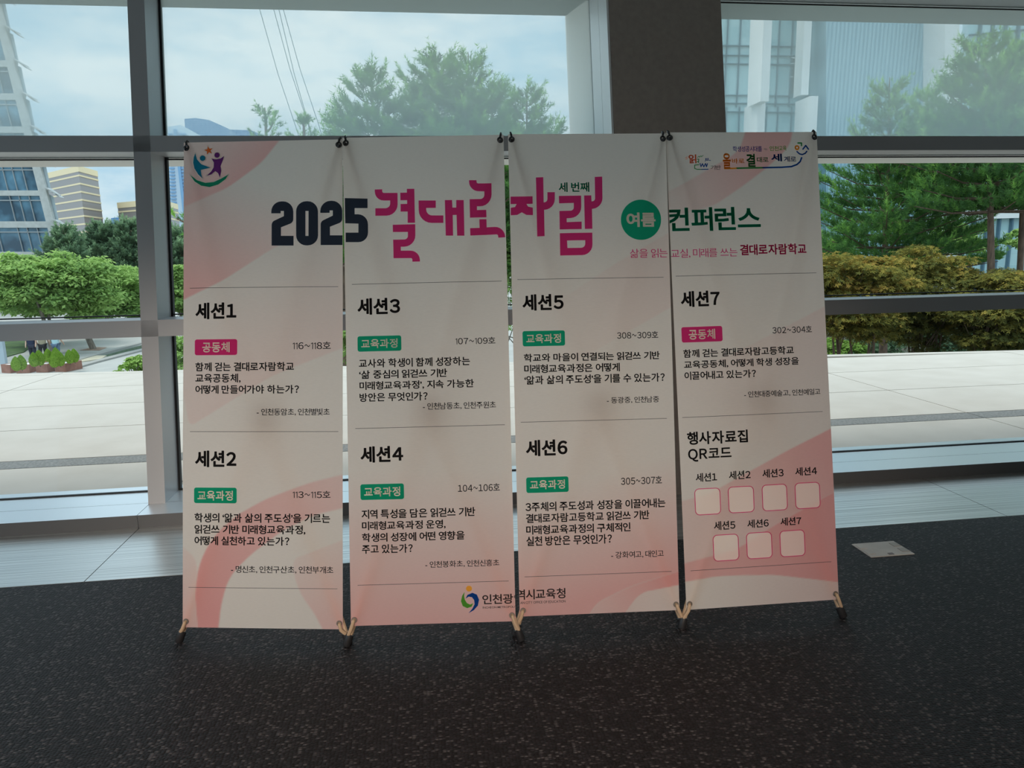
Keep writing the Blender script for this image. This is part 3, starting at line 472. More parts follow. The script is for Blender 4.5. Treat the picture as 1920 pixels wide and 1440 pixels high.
STROKE = [  # banner, part, ink, pen width, path
    (3, 'slogan', 'o', 0.0061, [(-0.0751, 1.6604), (-0.0461, 1.6601), (-0.0273, 1.6609)]),
    (3, 'slogan', 'g2', 0.0061, [(-0.0273, 1.6609), (0.0292, 1.6613), (0.0764, 1.6618)]),
    (3, 'slogan', 'b', 0.0061, [(0.0764, 1.6618), (0.1523, 1.6630), (0.1904, 1.6650), (0.2147, 1.6740), (0.2286, 1.6854), (0.2351, 1.7000)]),
    (3, 'slogan', 'b', 0.0053, [(0.2172, 1.7241), (0.2272, 1.7153), (0.2381, 1.7124), (0.2493, 1.7165), (0.2554, 1.7238)]),
    (3, 'slogan', 'b', 0.0053, [(0.2415, 1.7331), (0.2527, 1.7469), (0.2625, 1.7321)]),
    (3, 'slogan', 'g2', 0.0053, [(0.2226, 1.7572), (0.2369, 1.7571), (0.2364, 1.7470)]),
    (3, 'slogan', 'o', 0.0062, [(0.2251, 1.7392), (0.2239, 1.7358), (0.2212, 1.7332), (0.2176, 1.7323), (0.2140, 1.7333), (0.2115, 1.7358), (0.2107, 1.7393), (0.2119, 1.7427), (0.2146, 1.7452), (0.2183, 1.7461), (0.2218, 1.7452), (0.2243, 1.7426), (0.2251, 1.7392)]),
    (3, 'slogan', 'r', 0.0019, [(-0.2267, 1.7024), (-0.2201, 1.7051)]),
    (3, 'slogan', 'r', 0.0019, [(-0.2260, 1.6970), (-0.2194, 1.6996)]),
    (3, 'slogan', 'g2', 0.0019, [(-0.1803, 1.7030), (-0.1735, 1.7084), (-0.1719, 1.7038), (-0.1660, 1.7101), (-0.1644, 1.7051), (-0.1576, 1.7119)]),
    (3, 'slogan', 'g2', 0.0028, [(-0.1820, 1.6967), (-0.1741, 1.6966)]),
    (3, 'slogan', 'g2', 0.0028, [(-0.1759, 1.6966), (-0.1770, 1.6830)]),
    (3, 'slogan', 'g2', 0.0028, [(-0.1753, 1.6903), (-0.1824, 1.6862)]),
    (3, 'slogan', 'g2', 0.0032, [(-0.1760, 1.6758), (-0.1923, 1.6741), (-0.1933, 1.6614), (-0.1837, 1.6577), (-0.1675, 1.6576)]),
    (3, 'slogan', 'b', 0.0033, [(-0.1675, 1.6576), (-0.1405, 1.6578)]),
    (3, 'slogan', 'b', 0.0037, [(-0.1711, 1.6803), (-0.1680, 1.6680), (-0.1619, 1.6793), (-0.1568, 1.6674), (-0.1497, 1.6801), (-0.1466, 1.6674), (-0.1423, 1.6791)]),
    (3, 'slogan', 'b', 0.0023, [(-0.1512, 1.6883), (-0.1447, 1.6982), (-0.1479, 1.7000), (-0.1482, 1.6937), (-0.1417, 1.6918), (-0.1377, 1.6991), (-0.1404, 1.7000), (-0.1407, 1.6936), (-0.1296, 1.6917)]),
]
SEASON = (0.1391, 0.2509, 1.4429, 1.4982)
TINT = [  # banner, outline of a printed pink swoosh, where it is strongest, where it has faded, both strengths
    (0, [(-0.299, 1.801), (0.111, 1.801), (-0.006, 1.718), (-0.126, 1.631), (-0.207, 1.577), (-0.297, 1.534)], (-0.1063, 1.6405), (-0.228, 1.792), 0.75, 0.3),
    (0, [(-0.299, 1.534), (-0.126, 1.631), (0.055, 1.747), (0.295, 1.752), (0.299, 1.535), (0.035, 1.397), (-0.146, 1.284), (-0.296, 1.186)], (-0.2673, 1.2041), (-0.0458, 1.6692), 0.85, 0.0),
    (0, [(-0.296, 1.177), (-0.146, 1.274), (0.035, 1.391), (0.299, 1.535), (0.300, 1.054), (0.035, 0.927), (-0.276, 0.741)], (-0.1251, 0.8393), (-0.2874, 1.1368), 0.22, 0.05),
    (0, [(-0.240, -0.026), (-0.255, 0.130), (-0.235, 0.248), (-0.175, 0.347), (-0.094, 0.416), (0.016, 0.476), (0.175, 0.535), (0.314, 0.580), (0.314, 0.457), (0.195, 0.418), (0.076, 0.359), (-0.044, 0.270), (-0.124, 0.191), (-0.154, 0.092), (-0.172, -0.026)], (-0.2042, 0.0525), (0.2944, 0.5452), 1.0, 0.4),
    (0, [(0.106, 0.251), (0.136, 0.135), (0.195, 0.057), (0.255, -0.020), (0.314, -0.019), (0.314, 0.350)], (0.2943, 0.0196), (0.1356, 0.3101), 0.55, 0.1),
    (0, [(-0.316, 0.346), (-0.241, 0.248), (-0.255, 0.130), (-0.240, -0.026), (-0.315, -0.027)], (-0.2847, 0.0005), (-0.2855, 0.3464), 0.55, 0.1),
    (1, [(-0.324, 0.627), (0.331, 0.610), (0.314, -0.049), (-0.335, -0.030)], (-0.0249, -0.0122), (-0.0129, 0.5608), 0.75, 0.0),
    (2, [(-0.333, 0.624), (0.350, 0.605), (0.337, 0.161), (0.112, 0.094), (-0.009, 0.040), (-0.082, -0.046), (-0.330, -0.036)], (0.0517, 0.0769), (-0.0572, 0.4969), 0.8, 0.0),
    (2, [(-0.082, -0.046), (-0.009, 0.040), (0.112, 0.094), (0.337, 0.161), (0.335, 0.102), (0.152, 0.069), (0.050, 0.028), (-0.016, -0.039)], (0.2952, 0.1272), (-0.0105, 0.0003), 1.0, 0.5),
    (2, [(-0.016, -0.039), (0.050, 0.028), (0.152, 0.069), (0.335, 0.102), (0.330, -0.053)], (0.3113, -0.0126), (0.0501, 0.0177), 0.12, 0.3),
    (2, [(0.106, 1.314), (0.314, 1.453), (0.306, 1.170), (-0.309, 0.782), (-0.314, 1.021)], (0.1857, 1.2523), (-0.2029, 1.0583), 0.16, 0.0),
    (3, [(0.036, 1.796), (0.218, 1.800), (0.187, 1.742), (0.098, 1.666), (-0.012, 1.589), (-0.120, 1.521), (-0.237, 1.490), (-0.317, 1.495), (-0.306, 1.548), (-0.242, 1.602), (-0.113, 1.672), (-0.016, 1.723)], (0.0778, 1.6911), (-0.2766, 1.5212), 0.75, 0.15),
    (3, [(0.306, 0.680), (0.130, 0.582), (-0.042, 0.503), (-0.192, 0.430), (-0.307, 0.396), (-0.293, 0.162), (-0.098, 0.214), (0.053, 0.296), (0.316, 0.438)], (0.2573, 0.5593), (-0.1778, 0.279), 0.85, 0.3),
    (3, [(0.316, 0.438), (0.053, 0.296), (-0.098, 0.214), (-0.307, 0.163), (-0.310, 0.098), (-0.164, 0.118), (0.044, 0.109), (0.307, 0.054)], (0.2421, 0.2548), (-0.2671, 0.1347), 1.0, 0.75),
    (3, [(-0.310, 0.098), (-0.164, 0.118), (0.044, 0.109), (0.307, 0.054), (0.312, -0.054), (-0.315, -0.011)], (0.2721, -0.0005), (-0.2693, 0.0851), 0.35, 0.0),
    (3, [(0.330, 1.151), (-0.020, 0.977), (-0.297, 0.846), (-0.307, 0.396), (-0.192, 0.430), (-0.042, 0.503), (0.130, 0.582), (0.306, 0.680)], (0.2935, 1.07), (-0.0417, 0.5128), 0.2, 0.0),
]
STAND = [(-0.6271, 2.5267, 0.06, -0.1743, 0.192, -0.0073), (-0.0022, 2.4285, 0.076, -0.1096, 0.2133, 0.0021), (0.6151, 2.4085, 0.0731, -0.0706, 0.1996, -0.0061), (1.2383, 2.3716, 0.0733, -0.0264, 0.1988, 0.0003)]  # foot of the sheet, turn, lean, roll

# ------------------------------------------------------------------ the four standing banners
INK = {}
for key, c, g in (('k', (0.018, 0.017, 0.018), 0.3), ('s', (0.10, 0.085, 0.085), 0.5), ('n', (0.040, 0.055, 0.085), 0.5), ('p', (0.80, 0.06, 0.29), 0.8),
                  ('g', (0.02, 0.50, 0.31), 0.8), ('w', (1.0, 0.97, 0.93), 0.62), ('t', (0.02, 0.38, 0.60), 0.75), ('u', (0.22, 0.06, 0.36), 0.75),
                  ('o', (1.0, 0.60, 0.10), 0.75), ('r', (1.0, 0.30, 0.08), 0.75), ('g2', (0.05, 0.42, 0.12), 0.75), ('g3', (0.14, 0.50, 0.07), 0.75),
                  ('b', (0.015, 0.10, 0.42), 0.75), ('v', (0.06, 0.045, 0.35), 0.7)):
    INK[key] = sheer('ink_'+{'k': 'black', 's': 'grey', 'n': 'navy', 'p': 'magenta', 'g': 'green', 'w': 'white', 't': 'teal', 'u': 'purple', 'o': 'orange', 'r': 'red_orange',
                             'g2': 'leaf_green', 'g3': 'grass_green', 'b': 'blue', 'v': 'violet'}[key], c, g)
M_SHEET = sheer('printed_fabric', (0.9, 0.85, 0.82), 0.60)
n, l = M_SHEET.node_tree.nodes, M_SHEET.node_tree.links
at_ = n.new('ShaderNodeAttribute'); at_.attribute_name = 'print'
wv = n.new('ShaderNodeTexNoise'); wv.inputs['Scale'].default_value = 1; wv.inputs['Detail'].default_value = 2
tc = n.new('ShaderNodeTexCoord'); mp = n.new('ShaderNodeMapping'); mp.inputs['Scale'].default_value = (60, 60, 900)
l.new(tc.outputs['Object'], mp.inputs['Vector']); l.new(mp.outputs['Vector'], wv.inputs['Vector'])
mr = n.new('ShaderNodeMapRange'); mr.inputs[3].default_value = 0.93; mr.inputs[4].default_value = 1.05; l.new(wv.outputs['Fac'], mr.inputs[0])
mu = n.new('ShaderNodeMixRGB'); mu.blend_type = 'MULTIPLY'; mu.inputs[0].default_value = 1
l.new(at_.outputs['Color'], mu.inputs[1]); l.new(mr.outputs[0], mu.inputs[2])
for nd in list(n):
    if nd.type in ('BSDF_DIFFUSE', 'BSDF_TRANSLUCENT'): l.new(mu.outputs[0], nd.inputs['Color'])
M_POLE = material('tan_fibreglass_pole', (0.50, 0.36, 0.24), 0.45)
M_BLACK = material('black_plastic', (0.02, 0.02, 0.022), 0.35)
M_STEEL = material('dull_steel_eyelet', (0.32, 0.29, 0.26), 0.35, 0.8)
M_CHROME = material('dark_glossy_hook', (0.06, 0.06, 0.065), 0.2, 0.3)
SEAMLESS = {}
def glyph(ch, off):
    """outline of one character as a filled flat mesh, from the default lettering"""
    k = (ch, round(off, 4))
    if k not in SEAMLESS:
        c = bpy.data.curves.new('glyph', 'FONT'); c.body = ch; c.size = 1; c.resolution_u = 4; c.offset = min(off, 0.0145)
        o = bpy.data.objects.new('glyph', c); COL.objects.link(o)
        me = bpy.data.meshes.new_from_object(o.evaluated_get(bpy.context.evaluated_depsgraph_get()))
        V = [(v.co.x, v.co.y) for v in me.vertices]; Fc = [tuple(p.vertices) for p in me.polygons]
        bpy.data.objects.remove(o); bpy.data.curves.remove(c); bpy.data.meshes.remove(me)
        ex = off-0.0145
        if ex > 0.001:                                 # heavier weights: the same outline again, shifted a hair each way
            n0 = len(V); V2 = []; F2 = []
            for dx, dy in ((0, 0), (1, 0), (-1, 0), (0, 1), (0, -1), (.7, .7), (-.7, .7), (.7, -.7), (-.7, -.7)):
                F2 += [tuple(i+len(V2) for i in f) for f in Fc]; V2 += [(x+dx*ex, y+dy*ex) for x, y in V]
            V, Fc = V2, F2
        SEAMLESS[k] = (V, Fc)
    return SEAMLESS[k]
WIDE = {**{str(i): chr(0xFF10+i) for i in range(10)}, '~': '\uFF5E', '?': '\uFF1F', 'Q': '\uFF31', 'R': '\uFF32'}
ONE = ([(0, 0.0), (0.075, 0.0), (0.075, 0.73), (0.01, 0.73), (-0.13, 0.63), (-0.13, 0.55), (0, 0.635)], [(0, 1, 2, 3, 6), (3, 4, 5, 6)])
def lettering(s, off):
    """lay the characters side by side; returns points and faces, unscaled"""
    V = []; Fc = []; x = 0.0; latin = s.isascii() and any(c.isalpha() for c in s) and 'QR' not in s
    plain_one = any(k in s for k in ('116', '113', '107'))
    hv, hf = glyph('가', off); hw = max(p[0] for p in hv)-min(p[0] for p in hv); em = hw/0.83
    for ch in s:
        if ch == ' ': x += 0.24*em; continue
        if ch == '1' and plain_one:
            gv, gf = ONE; gv = [(a*em*0.98, b*em*0.98-0.02*em) for a, b in gv]; adv = 0.44*em
        else:
            gv, gf = glyph(WIDE.get(ch, ch) if not latin else ch, off); adv = None
        if not gv: x += 0.3*em; continue
        a, c = min(p[0] for p in gv), max(p[0] for p in gv)
        if ch == '~':
            gv = [((px-a)*0.62+a, py) for px, py in gv]; c = a+(c-a)*0.62
        side = {'~': 0.05, ',': 0.03, '?': 0.04, '-': 0.06, '‘': 0.02, '’': 0.02, 'Q': 0.04, 'R': 0.06}.get(ch, 0.045 if ch.isdigit() else (0.012 if not latin else 0.05))*em
        if latin: side = 0.035*em
        x += side
        Fc += [tuple(i+len(V) for i in f) for f in gf]
        V += [(px-a+x, py) for px, py in gv]
        x += (c-a)+side
        if 0xAC00 <= ord(ch) <= 0xD7A3: x += 0.045*em
    return V, Fc
def fit(V, Fc, box):
    a, c = min(p[0] for p in V), max(p[0] for p in V); d, e = min(p[1] for p in V), max(p[1] for p in V)
    return [(box[0]+(x-a)/(c-a)*(box[1]-box[0]), box[2]+(y-d)/(e-d)*(box[3]-box[2])) for x, y in V], Fc
def bulge(i, u, w):
    """gentle drape of the cloth away from its plane, zero at the four corners"""
    u = np.asarray(u, float); w = np.asarray(w, float)
    a = 0.006*np.sin(np.pi*w/1.8)*np.cos(np.pi*u/0.6*0.9)
    a += 0.0012*np.sin(u*22+w*4+i*2)*np.sin(np.pi*np.clip(w/1.8, 0, 1))
    s = 1 if i != 3 else 2.2
    a += s*0.0016*np.sin((u-0.25)*70)*np.exp(-((u-0.24)/0.07)**2)*np.clip((w-0.9)/0.9, 0, 1)*np.clip((1.8-w)*8, 0, 1)
    return a
def clip_x(V, Fc, lo=-0.2995, hi=0.2995):
    bm = bmesh.new(); vs = [bm.verts.new((x, y, 0)) for x, y in V]
    for f in Fc:
        try: bm.faces.new([vs[j] for j in f])
        except ValueError: pass
    xs = [v.co.x for v in bm.verts]; ys = [v.co.y for v in bm.verts]
    if max(xs)-min(xs) > 0.03 and len(Fc) < 160:       # big pieces are cut finely so that they follow the drape of the cloth
        for k in range(-12, 13):
            if min(xs) < k*0.025 < max(xs): bmesh.ops.bisect_plane(bm, geom=bm.verts[:]+bm.edges[:]+bm.faces[:], plane_co=(k*0.025, 0, 0), plane_no=(1, 0, 0))
        for k in range(1, 45):
            if min(ys) < k*0.04 < max(ys): bmesh.ops.bisect_plane(bm, geom=bm.verts[:]+bm.edges[:]+bm.faces[:], plane_co=(0, k*0.04, 0), plane_no=(0, 1, 0))
    for x, nrm in ((lo, (-1, 0, 0)), (hi, (1, 0, 0))):
        bmesh.ops.bisect_plane(bm, geom=bm.verts[:]+bm.edges[:]+bm.faces[:], plane_co=(x, 0, 0), plane_no=nrm, clear_outer=True)
    bm.verts.index_update()
    V = [(v.co.x, v.co.y) for v in bm.verts]; Fc = [tuple(v.index for v in f.verts) for f in bm.faces]; bm.free()
    return V, Fc
def stroke(path, w, closed=False):
    """pen line of width w with round ends, as quads and discs"""
    V = []; Fc = []
    P = list(path)+([path[0]] if closed else [])
    for (x0, y0), (x1, y1) in zip(P, P[1:]):
        d = math.hypot(x1-x0, y1-y0) or 1e-9; nx, ny = -(y1-y0)/d*w/2, (x1-x0)/d*w/2; o = len(V)
        V += [(x0+nx, y0+ny), (x0-nx, y0-ny), (x1-nx, y1-ny), (x1+nx, y1+ny)]; Fc.append((o, o+1, o+2, o+3))
    for x, y in P:
        o = len(V); V += [(x+w/2*math.cos(k*math.pi/5), y+w/2*math.sin(k*math.pi/5)) for k in range(10)]; Fc.append(tuple(range(o, o+10)))
    return V, Fc
def tri(pts):
    """fill a flat outline"""
    bm = bmesh.new(); vs = [bm.verts.new((x, y, 0)) for x, y in pts]
    f = bm.faces.new(vs); f.normal_update(); bmesh.ops.triangulate(bm, faces=[f]); bm.verts.index_update()
    Fc = [tuple(v.index for v in q.verts) for q in bm.faces]; bm.free()
    return list(pts), Fc
def rounded(box, r, k=6):
    a, c, d, e = box; o = []
    for cx, cy, t0 in ((c-r, e-r, 0), (a+r, e-r, 90), (a+r, d+r, 180), (c-r, d+r, 270)):
        o += [(cx+r*math.cos(math.radians(t0+90*j/k)), cy+r*math.sin(math.radians(t0+90*j/k))) for j in range(k+1)]
    return o
class Print:
    """one printed piece: layers of ink lying on the cloth, joined into one mesh"""
    def __init__(s, i): s.i = i; s.v = []; s.f = []; s.m = []; s.inks = []
    def add(s, V, Fc, ink, lift):
        V, Fc = clip_x(V, Fc)
        lift *= 1.2
        if ink not in s.inks: s.inks.append(ink)
        o = len(s.v); b = bulge(s.i, [p[0] for p in V], [p[1] for p in V]) if V else []
        s.v += [(x, -float(q)-lift, y) for (x, y), q in zip(V, b)]
        s.f += [tuple(j+o for j in f) for f in Fc]; s.m += [s.inks.index(ink)]*len(Fc)
    def build(s, name, parent):
        me = bpy.data.meshes.new(name); me.from_pydata(s.v, [], s.f)
        for k in s.inks: me.materials.append(INK[k])
        me.polygons.foreach_set('material_index', s.m)
        o = bpy.data.objects.new(name, me); COL.objects.link(o); o.parent = parent
        return o
def inside(poly, X, Y):
    r = np.zeros(X.shape, bool); n = len(poly)
    for i in range(n):
        (x0, y0), (x1, y1) = poly[i], poly[(i+1) % n]
        if y0 == y1: continue
        c = ((y0 > Y) != (y1 > Y)) & (X < (x1-x0)*(Y-y0)/(y1-y0)+x0); r ^= c
    return r
def edge_dist(poly, X, Y):
    d = np.full(X.shape, 9.0); n = len(poly)
    for i in range(n):
        (x0, y0), (x1, y1) = poly[i], poly[(i+1) % n]
        L = (x1-x0)**2+(y1-y0)**2+1e-12
        t = np.clip(((X-x0)*(x1-x0)+(Y-y0)*(y1-y0))/L, 0, 1)
        d = np.minimum(d, np.hypot(X-x0-t*(x1-x0), Y-y0-t*(y1-y0)))
    return d
def smooth_outline(p, it=2):
    q = []
    for a, c in zip(p, p[1:]+p[:1]):
        k = max(1, int(math.hypot(c[0]-a[0], c[1]-a[1])/0.06)); q += [(a[0]+(c[0]-a[0])*j/k, a[1]+(c[1]-a[1])*j/k) for j in range(k)]
    p = q
    for _ in range(it):
        p = [q for a, c in zip(p, p[1:]+p[:1]) for q in ((0.75*a[0]+0.25*c[0], 0.75*a[1]+0.25*c[1]), (0.25*a[0]+0.75*c[0], 0.25*a[1]+0.75*c[1]))]
    return p
CREAM, PINK = np.array((0.92, 0.845, 0.785)), np.array((0.93, 0.435, 0.42))
LABELS = ('pink printed banner stand at the left end, headed sessions 1 and 2',
          'printed banner stand with sessions 3 and 4, second from the left',
          'printed banner stand with sessions 5 and 6 and a green disc',
          'printed banner stand at the right end with session 7 and blank code frames')
for i, (bx, by, bz, yaw, lean, roll) in enumerate(STAND):
    U = Vector((math.cos(yaw), math.sin(yaw), 0)); N = Vector((-math.sin(yaw), math.cos(yaw), 0))
    Vv = Vector((0, 0, math.cos(lean)))+N*math.sin(lean)
    U, Vv = math.cos(roll)*U+math.sin(roll)*Vv, -math.sin(roll)*U+math.cos(roll)*Vv
    B = Vv.cross(U)
    root = empty('banner_stand', (0, 0, 0), LABELS[i], 'banner', 'row of four X-shaped banner stands')
    root.matrix_world = Matrix(((U.x, B.x, Vv.x, bx), (U.y, B.y, Vv.y, by), (U.z, B.z, Vv.z, bz), (0, 0, 0, 1)))
    inv = root.matrix_world.inverted()
    zf = -bz/math.cos(lean)                            # height of the floor along the sheet
    # --- the printed sheet
    nu, nw = 121, 361
    gu, gw = np.meshgrid(np.linspace(-0.3, 0.3, nu), np.linspace(0, 1.8, nw))
    s = np.zeros(gu.shape)
    for bi, out, p0, p1, s0, s1 in TINT:
        if bi != i: continue
        out = smooth_outline([(x if abs(x) < 0.285 else math.copysign(0.36, x), y if 0.03 < y < 1.77 else (1.86 if y > 1 else -0.06)) for x, y in out])
        cov = np.clip(0.5+np.where(inside(out, gu, gw), 1, -1)*edge_dist(out, gu, gw)/0.007, 0, 1)
        d = np.array(p1)-np.array(p0); t = np.clip(((gu-p0[0])*d[0]+(gw-p0[1])*d[1])/(d@d), 0, 1)
        s = s*(1-cov)+cov*(s0+(s1-s0)*t)
    colr = CREAM*(1-s[..., None])+PINK*s[..., None]
    Vt = np.stack([gu, -bulge(i, gu, gw), gw], -1).reshape(-1, 3)
    idx = np.arange(nu*nw).reshape(nw, nu)
    Fc = np.stack([idx[:-1, :-1], idx[:-1, 1:], idx[1:, 1:], idx[1:, :-1]], -1).reshape(-1, 4)
    sh = fast_mesh('banner_sheet', Vt, Fc, M_SHEET, root)
    ca = sh.data.color_attributes.new('print', 'FLOAT_COLOR', 'POINT')
    ca.data.foreach_set('color', np.concatenate([colr.reshape(-1, 3), np.ones((nu*nw, 1))], 1).astype(np.float32).ravel())
    sh.data.polygons.foreach_set('use_smooth', [True]*len(sh.data.polygons))
    # --- lettering
    groups = {}
    def piece(name): return groups.setdefault(name, Print(i))
    q = 0
    for bi, nm, txt_, off, ink, box in TEXT:
        if bi != i: continue
        q += 1
        key = nm if '#' in nm or nm in ('office_name', 'slogan') else f'{nm}#{q}'
        V, Fc_ = fit(*lettering(txt_, max(off, 0)), box)
        piece(key).add(V, Fc_, ink, 0.0008)
    for bi, word, ink, plate, box in BADGE:
        if bi != i: continue
        q += 1; p = piece(f'session_badge#{q}')
        p.add(*tri(rounded(plate, 0.008)), ink, 0.0008); p.add(*fit(*lettering(word, 0.02), box), 'w', 0.0016)
    for bi, (x0, x1, y) in RULE:
        if bi != i: continue
        q += 1; piece(f'rule_line#{q}').add([(x0, y-0.0008), (x1, y-0.0008), (x1, y+0.0008), (x0, y+0.0008)], [(0, 1, 2, 3)], 's', 0.0008)
    for bi, nm, ink, out in SHAPE:
        if bi != i: continue
        key = {'title': 'title_lettering', 'digits': 'year_digits'}.get(nm, nm)
        p = piece(key)
        if nm == 'children_logo': p.add(*stroke(out, 0.0075, True), 'w', 0.0006)
        p.add(*tri(out), ink, 0.0012)
    for bi, nm, ink, w, path in STROKE:
        if bi == i: piece(nm).add(*stroke(path, w), ink, 0.0008)
    if i == 2:
        piece('season_disc').add(*fit(*lettering('여름', 0.036), SEASON), 'w', 0.0018)
    if i == 3:
        for cx, cy in CODE_BOX:
            q += 1; p = piece(f'code_frame#{q}'); w, h = CODE_SIZE
            p.add(*tri(rounded((cx-w/2+0.001, cx+w/2-0.001, cy-h/2+0.001, cy+h/2-0.001), 0.016)), 'w', 0.0008)
            p.add(*stroke(rounded((cx-w/2+0.001, cx+w/2-0.001, cy-h/2+0.001, cy+h/2-0.001), 0.016), 0.0026, True), 'p', 0.0016)
    for key, p in groups.items():
        p.build(key.split('#')[0], sh)
    # --- the X frame behind it
    hub = Vector((0, 0.075, 0.78))
    h = MB(); h.ball(hub, 0.055, sc=(1, 0.7, 1.1)); h.tube([hub+Vector((0, -0.03, -0.05)), hub+Vector((0, -0.03, 0.05))], 0.02, 10); h.build('hub', M_BLACK, root, smooth=True)
    for sx in (-1, 1):
        top = Vector((sx*0.288, 0.012, 1.792)); foot = Vector((sx*0.312, 0.011, zf+0.028)); mid = hub+Vector((sx*0.02, 0, 0))
        MB().tube([mid+Vector((0, 0, 0.03)), mid.lerp(top, 0.5)+Vector((0, 0.012, 0)), top], [0.010, 0.008, 0.005], 8).build('upper_arm', M_POLE, root, smooth=True)
        MB().tube([mid-Vector((0, 0, 0.03)), mid.lerp(foot, 0.5)+Vector((0, 0.002, 0)), foot], [0.0115, 0.0115, 0.0105], 8).build('lower_arm', M_POLE, root, smooth=True)
        d = (foot-mid).normalized()
        r = MB(); r.tube([foot-d*0.018, foot-d*0.016, foot+d*0.022, foot+d*0.026], [0.012, 0.0145, 0.0155, 0.013], 12); r.build('rubber_foot', M_BLACK, root, smooth=True)
        # top hook: a black ring through the eyelet, with a bead and a short lug over the edge
        e = Vector((sx*0.287, 0, 1.782))
        k = MB(); k.ring(e+Vector((0, -0.006, -0.004)), (0.25*sx, -1, 0.1), 0.0085, 0.0036, 18, 8)
        k.tube([e+Vector((0, -0.006, 0.006)), e+Vector((0.002*sx, -0.004, 0.017)), e+Vector((0.003*sx, 0.006, 0.026)), top+Vector((0, 0, 0.012))], [0.004, 0.0045, 0.004, 0.003], 8)
        k.ball(e+Vector((0.002*sx, -0.008, -0.009)), 0.0068, 10, 7); k.build('hook', M_CHROME, root, smooth=True)
        g = MB(); g.ring(e+Vector((0, -0.001, 0)), (0, 1, 0), 0.006, 0.0022, 18, 6); g.build('eyelet', M_STEEL, root, smooth=True)
        # bottom eyelet, held by a tan pin that runs down to the foot
        e = Vector((sx*0.287, 0, 0.022))
        g = MB(); g.ring(e+Vector((0, -0.002, 0)), (0, 1, 0), 0.0078, 0.0030, 18, 6); g.build('eyelet', M_STEEL, root, smooth=True)
        k = MB(); k.tube([e+Vector((0, 0.008, 0.004)), e+Vector((sx*0.002, -0.006, -0.002)), e+Vector((sx*0.008, -0.008, -0.022)), foot+Vector((0, -0.004, 0.012))], [0.004, 0.0062, 0.0068, 0.0072], 8)
        k.build('pole_pin', M_POLE, root, smooth=True)
    wr = root.matrix_world @ hub; Nn = Vector((B.x, B.y, 0)).normalized()
    rf = inv @ Vector((wr.x+Nn.x*0.42, wr.y+Nn.y*0.42, 0.03))
    if (root.matrix_world @ rf).y > 3.16: rf = inv @ (Vector((wr.x, 3.14, 0.03)))
    MB().tube([hub+Vector((0, 0.02, -0.02)), rf], [0.0085, 0.007], 8).build('rear_leg', M_POLE, root, smooth=True)
    d = (rf-hub).normalized(); MB().tube([rf-d*0.018, rf-d*0.016, rf+d*0.022, rf+d*0.026], [0.012, 0.0145, 0.0155, 0.013], 12).build('rubber_foot', M_BLACK, root, smooth=True)

# ------------------------------------------------------------------ the terrace and the plaza below it
Z_DECK, Z_PLAZA = -0.03, -3.85
M_DECK = speckle(material('pale_stone_slab', (0.78, 0.75, 0.68), 0.75), 3, (0.475, 0.42, 0.365), (0.52, 0.465, 0.41), detail=8)
M_DECK2 = M_DECK
M_STRIP = speckle(material('dark_granite_strip', (0.2, 0.19, 0.18), 0.8), 60, (0.13, 0.125, 0.12), (0.26, 0.25, 0.235))
M_JOINT = material('slab_joint', (0.33, 0.30, 0.26), 0.9)
def edge_y(x): return 9.55-0.1*x
JX = [-8.35, -5.0+0.27, -1.6, 1.53, 4.65, 7.78, 10.9]
JY = [4.2, 5.29, 5.50, 6.56, 7.65, 8.75, 99]
dk = MB(); gap = 0.006
XE0, XE1 = -14.6, 20.0
cols = [XE0]+JX+[14.0, 17.1, XE1]
for a, c in zip(cols, cols[1:]):
    for y0, y1 in zip(JY, JY[1:]):
        dk.k = 1 if (y0, y1) == (5.29, 5.50) else 0
        ya, yb = min(y1, edge_y(a)-0.16), min(y1, edge_y(c)-0.16)
        if yb-y0 < 0.02: continue
        dk.prism([(a+gap, y0+gap, -0.12), (c-gap, y0+gap, -0.12), (c-gap, yb-gap, -0.12), (a+gap, max(ya-gap, y0+0.02), -0.12)], (0, 0, 0.12+Z_DECK))
    dk.k = 0
    dk.prism([(a+gap, edge_y(a)-0.155, -0.12), (c-gap, edge_y(c)-0.155, -0.12), (c-gap, edge_y(c), -0.12), (a+gap, edge_y(a), -0.12)], (0, 0, 0.12+Z_DECK))
dk.k = 2
dk.prism([(XE0, 4.2, Z_PLAZA), (XE1, 4.2, Z_PLAZA), (XE1, edge_y(XE1)-0.01, Z_PLAZA), (XE0, edge_y(XE0)-0.01, Z_PLAZA)], (0, 0, -Z_PLAZA-0.06))
struct(dk.build('terrace_deck', [M_DECK, M_STRIP, M_JOINT]))

M_PLAZA = speckle(material('plaza_paving', (0.5, 0.49, 0.46), 0.85), 0.6, (0.33, 0.32, 0.30), (0.42, 0.41, 0.385), detail=8)
struct(MB().box((-260, 4, Z_PLAZA-0.3), (260, 700, Z_PLAZA)).build('plaza_ground', M_PLAZA))
M_KERB = material('grey_stone_kerb', (0.30, 0.29, 0.27), 0.8)
M_WATER = material('shallow_pool_water', (0.16, 0.20, 0.17), 0.08)
def ground_patch(name, px, mat, z0, z1):
    p = [atz(x, y, Z_PLAZA) for x, y in px]
    return struct(MB().prism([(q.x, q.y, Z_PLAZA+z0) for q in p], (0, 0, z1-z0)).build(name, mat))
ground_patch('pool_water', [(186, 676), (232, 664), (300, 648), (290, 642), (215, 657), (168, 671)], M_WATER, -0.02, 0.012)
ground_patch('pool_kerb', [(134, 690), (182, 677), (236, 663), (310, 646), (310, 648), (240, 666), (186, 680), (140, 693)], M_KERB, 0, 0.09)
ground_patch('pool_kerb', [(120, 681), (168, 668), (218, 655), (310, 632), (310, 634), (218, 658), (170, 671), (124, 684)], M_KERB, 0, 0.09)
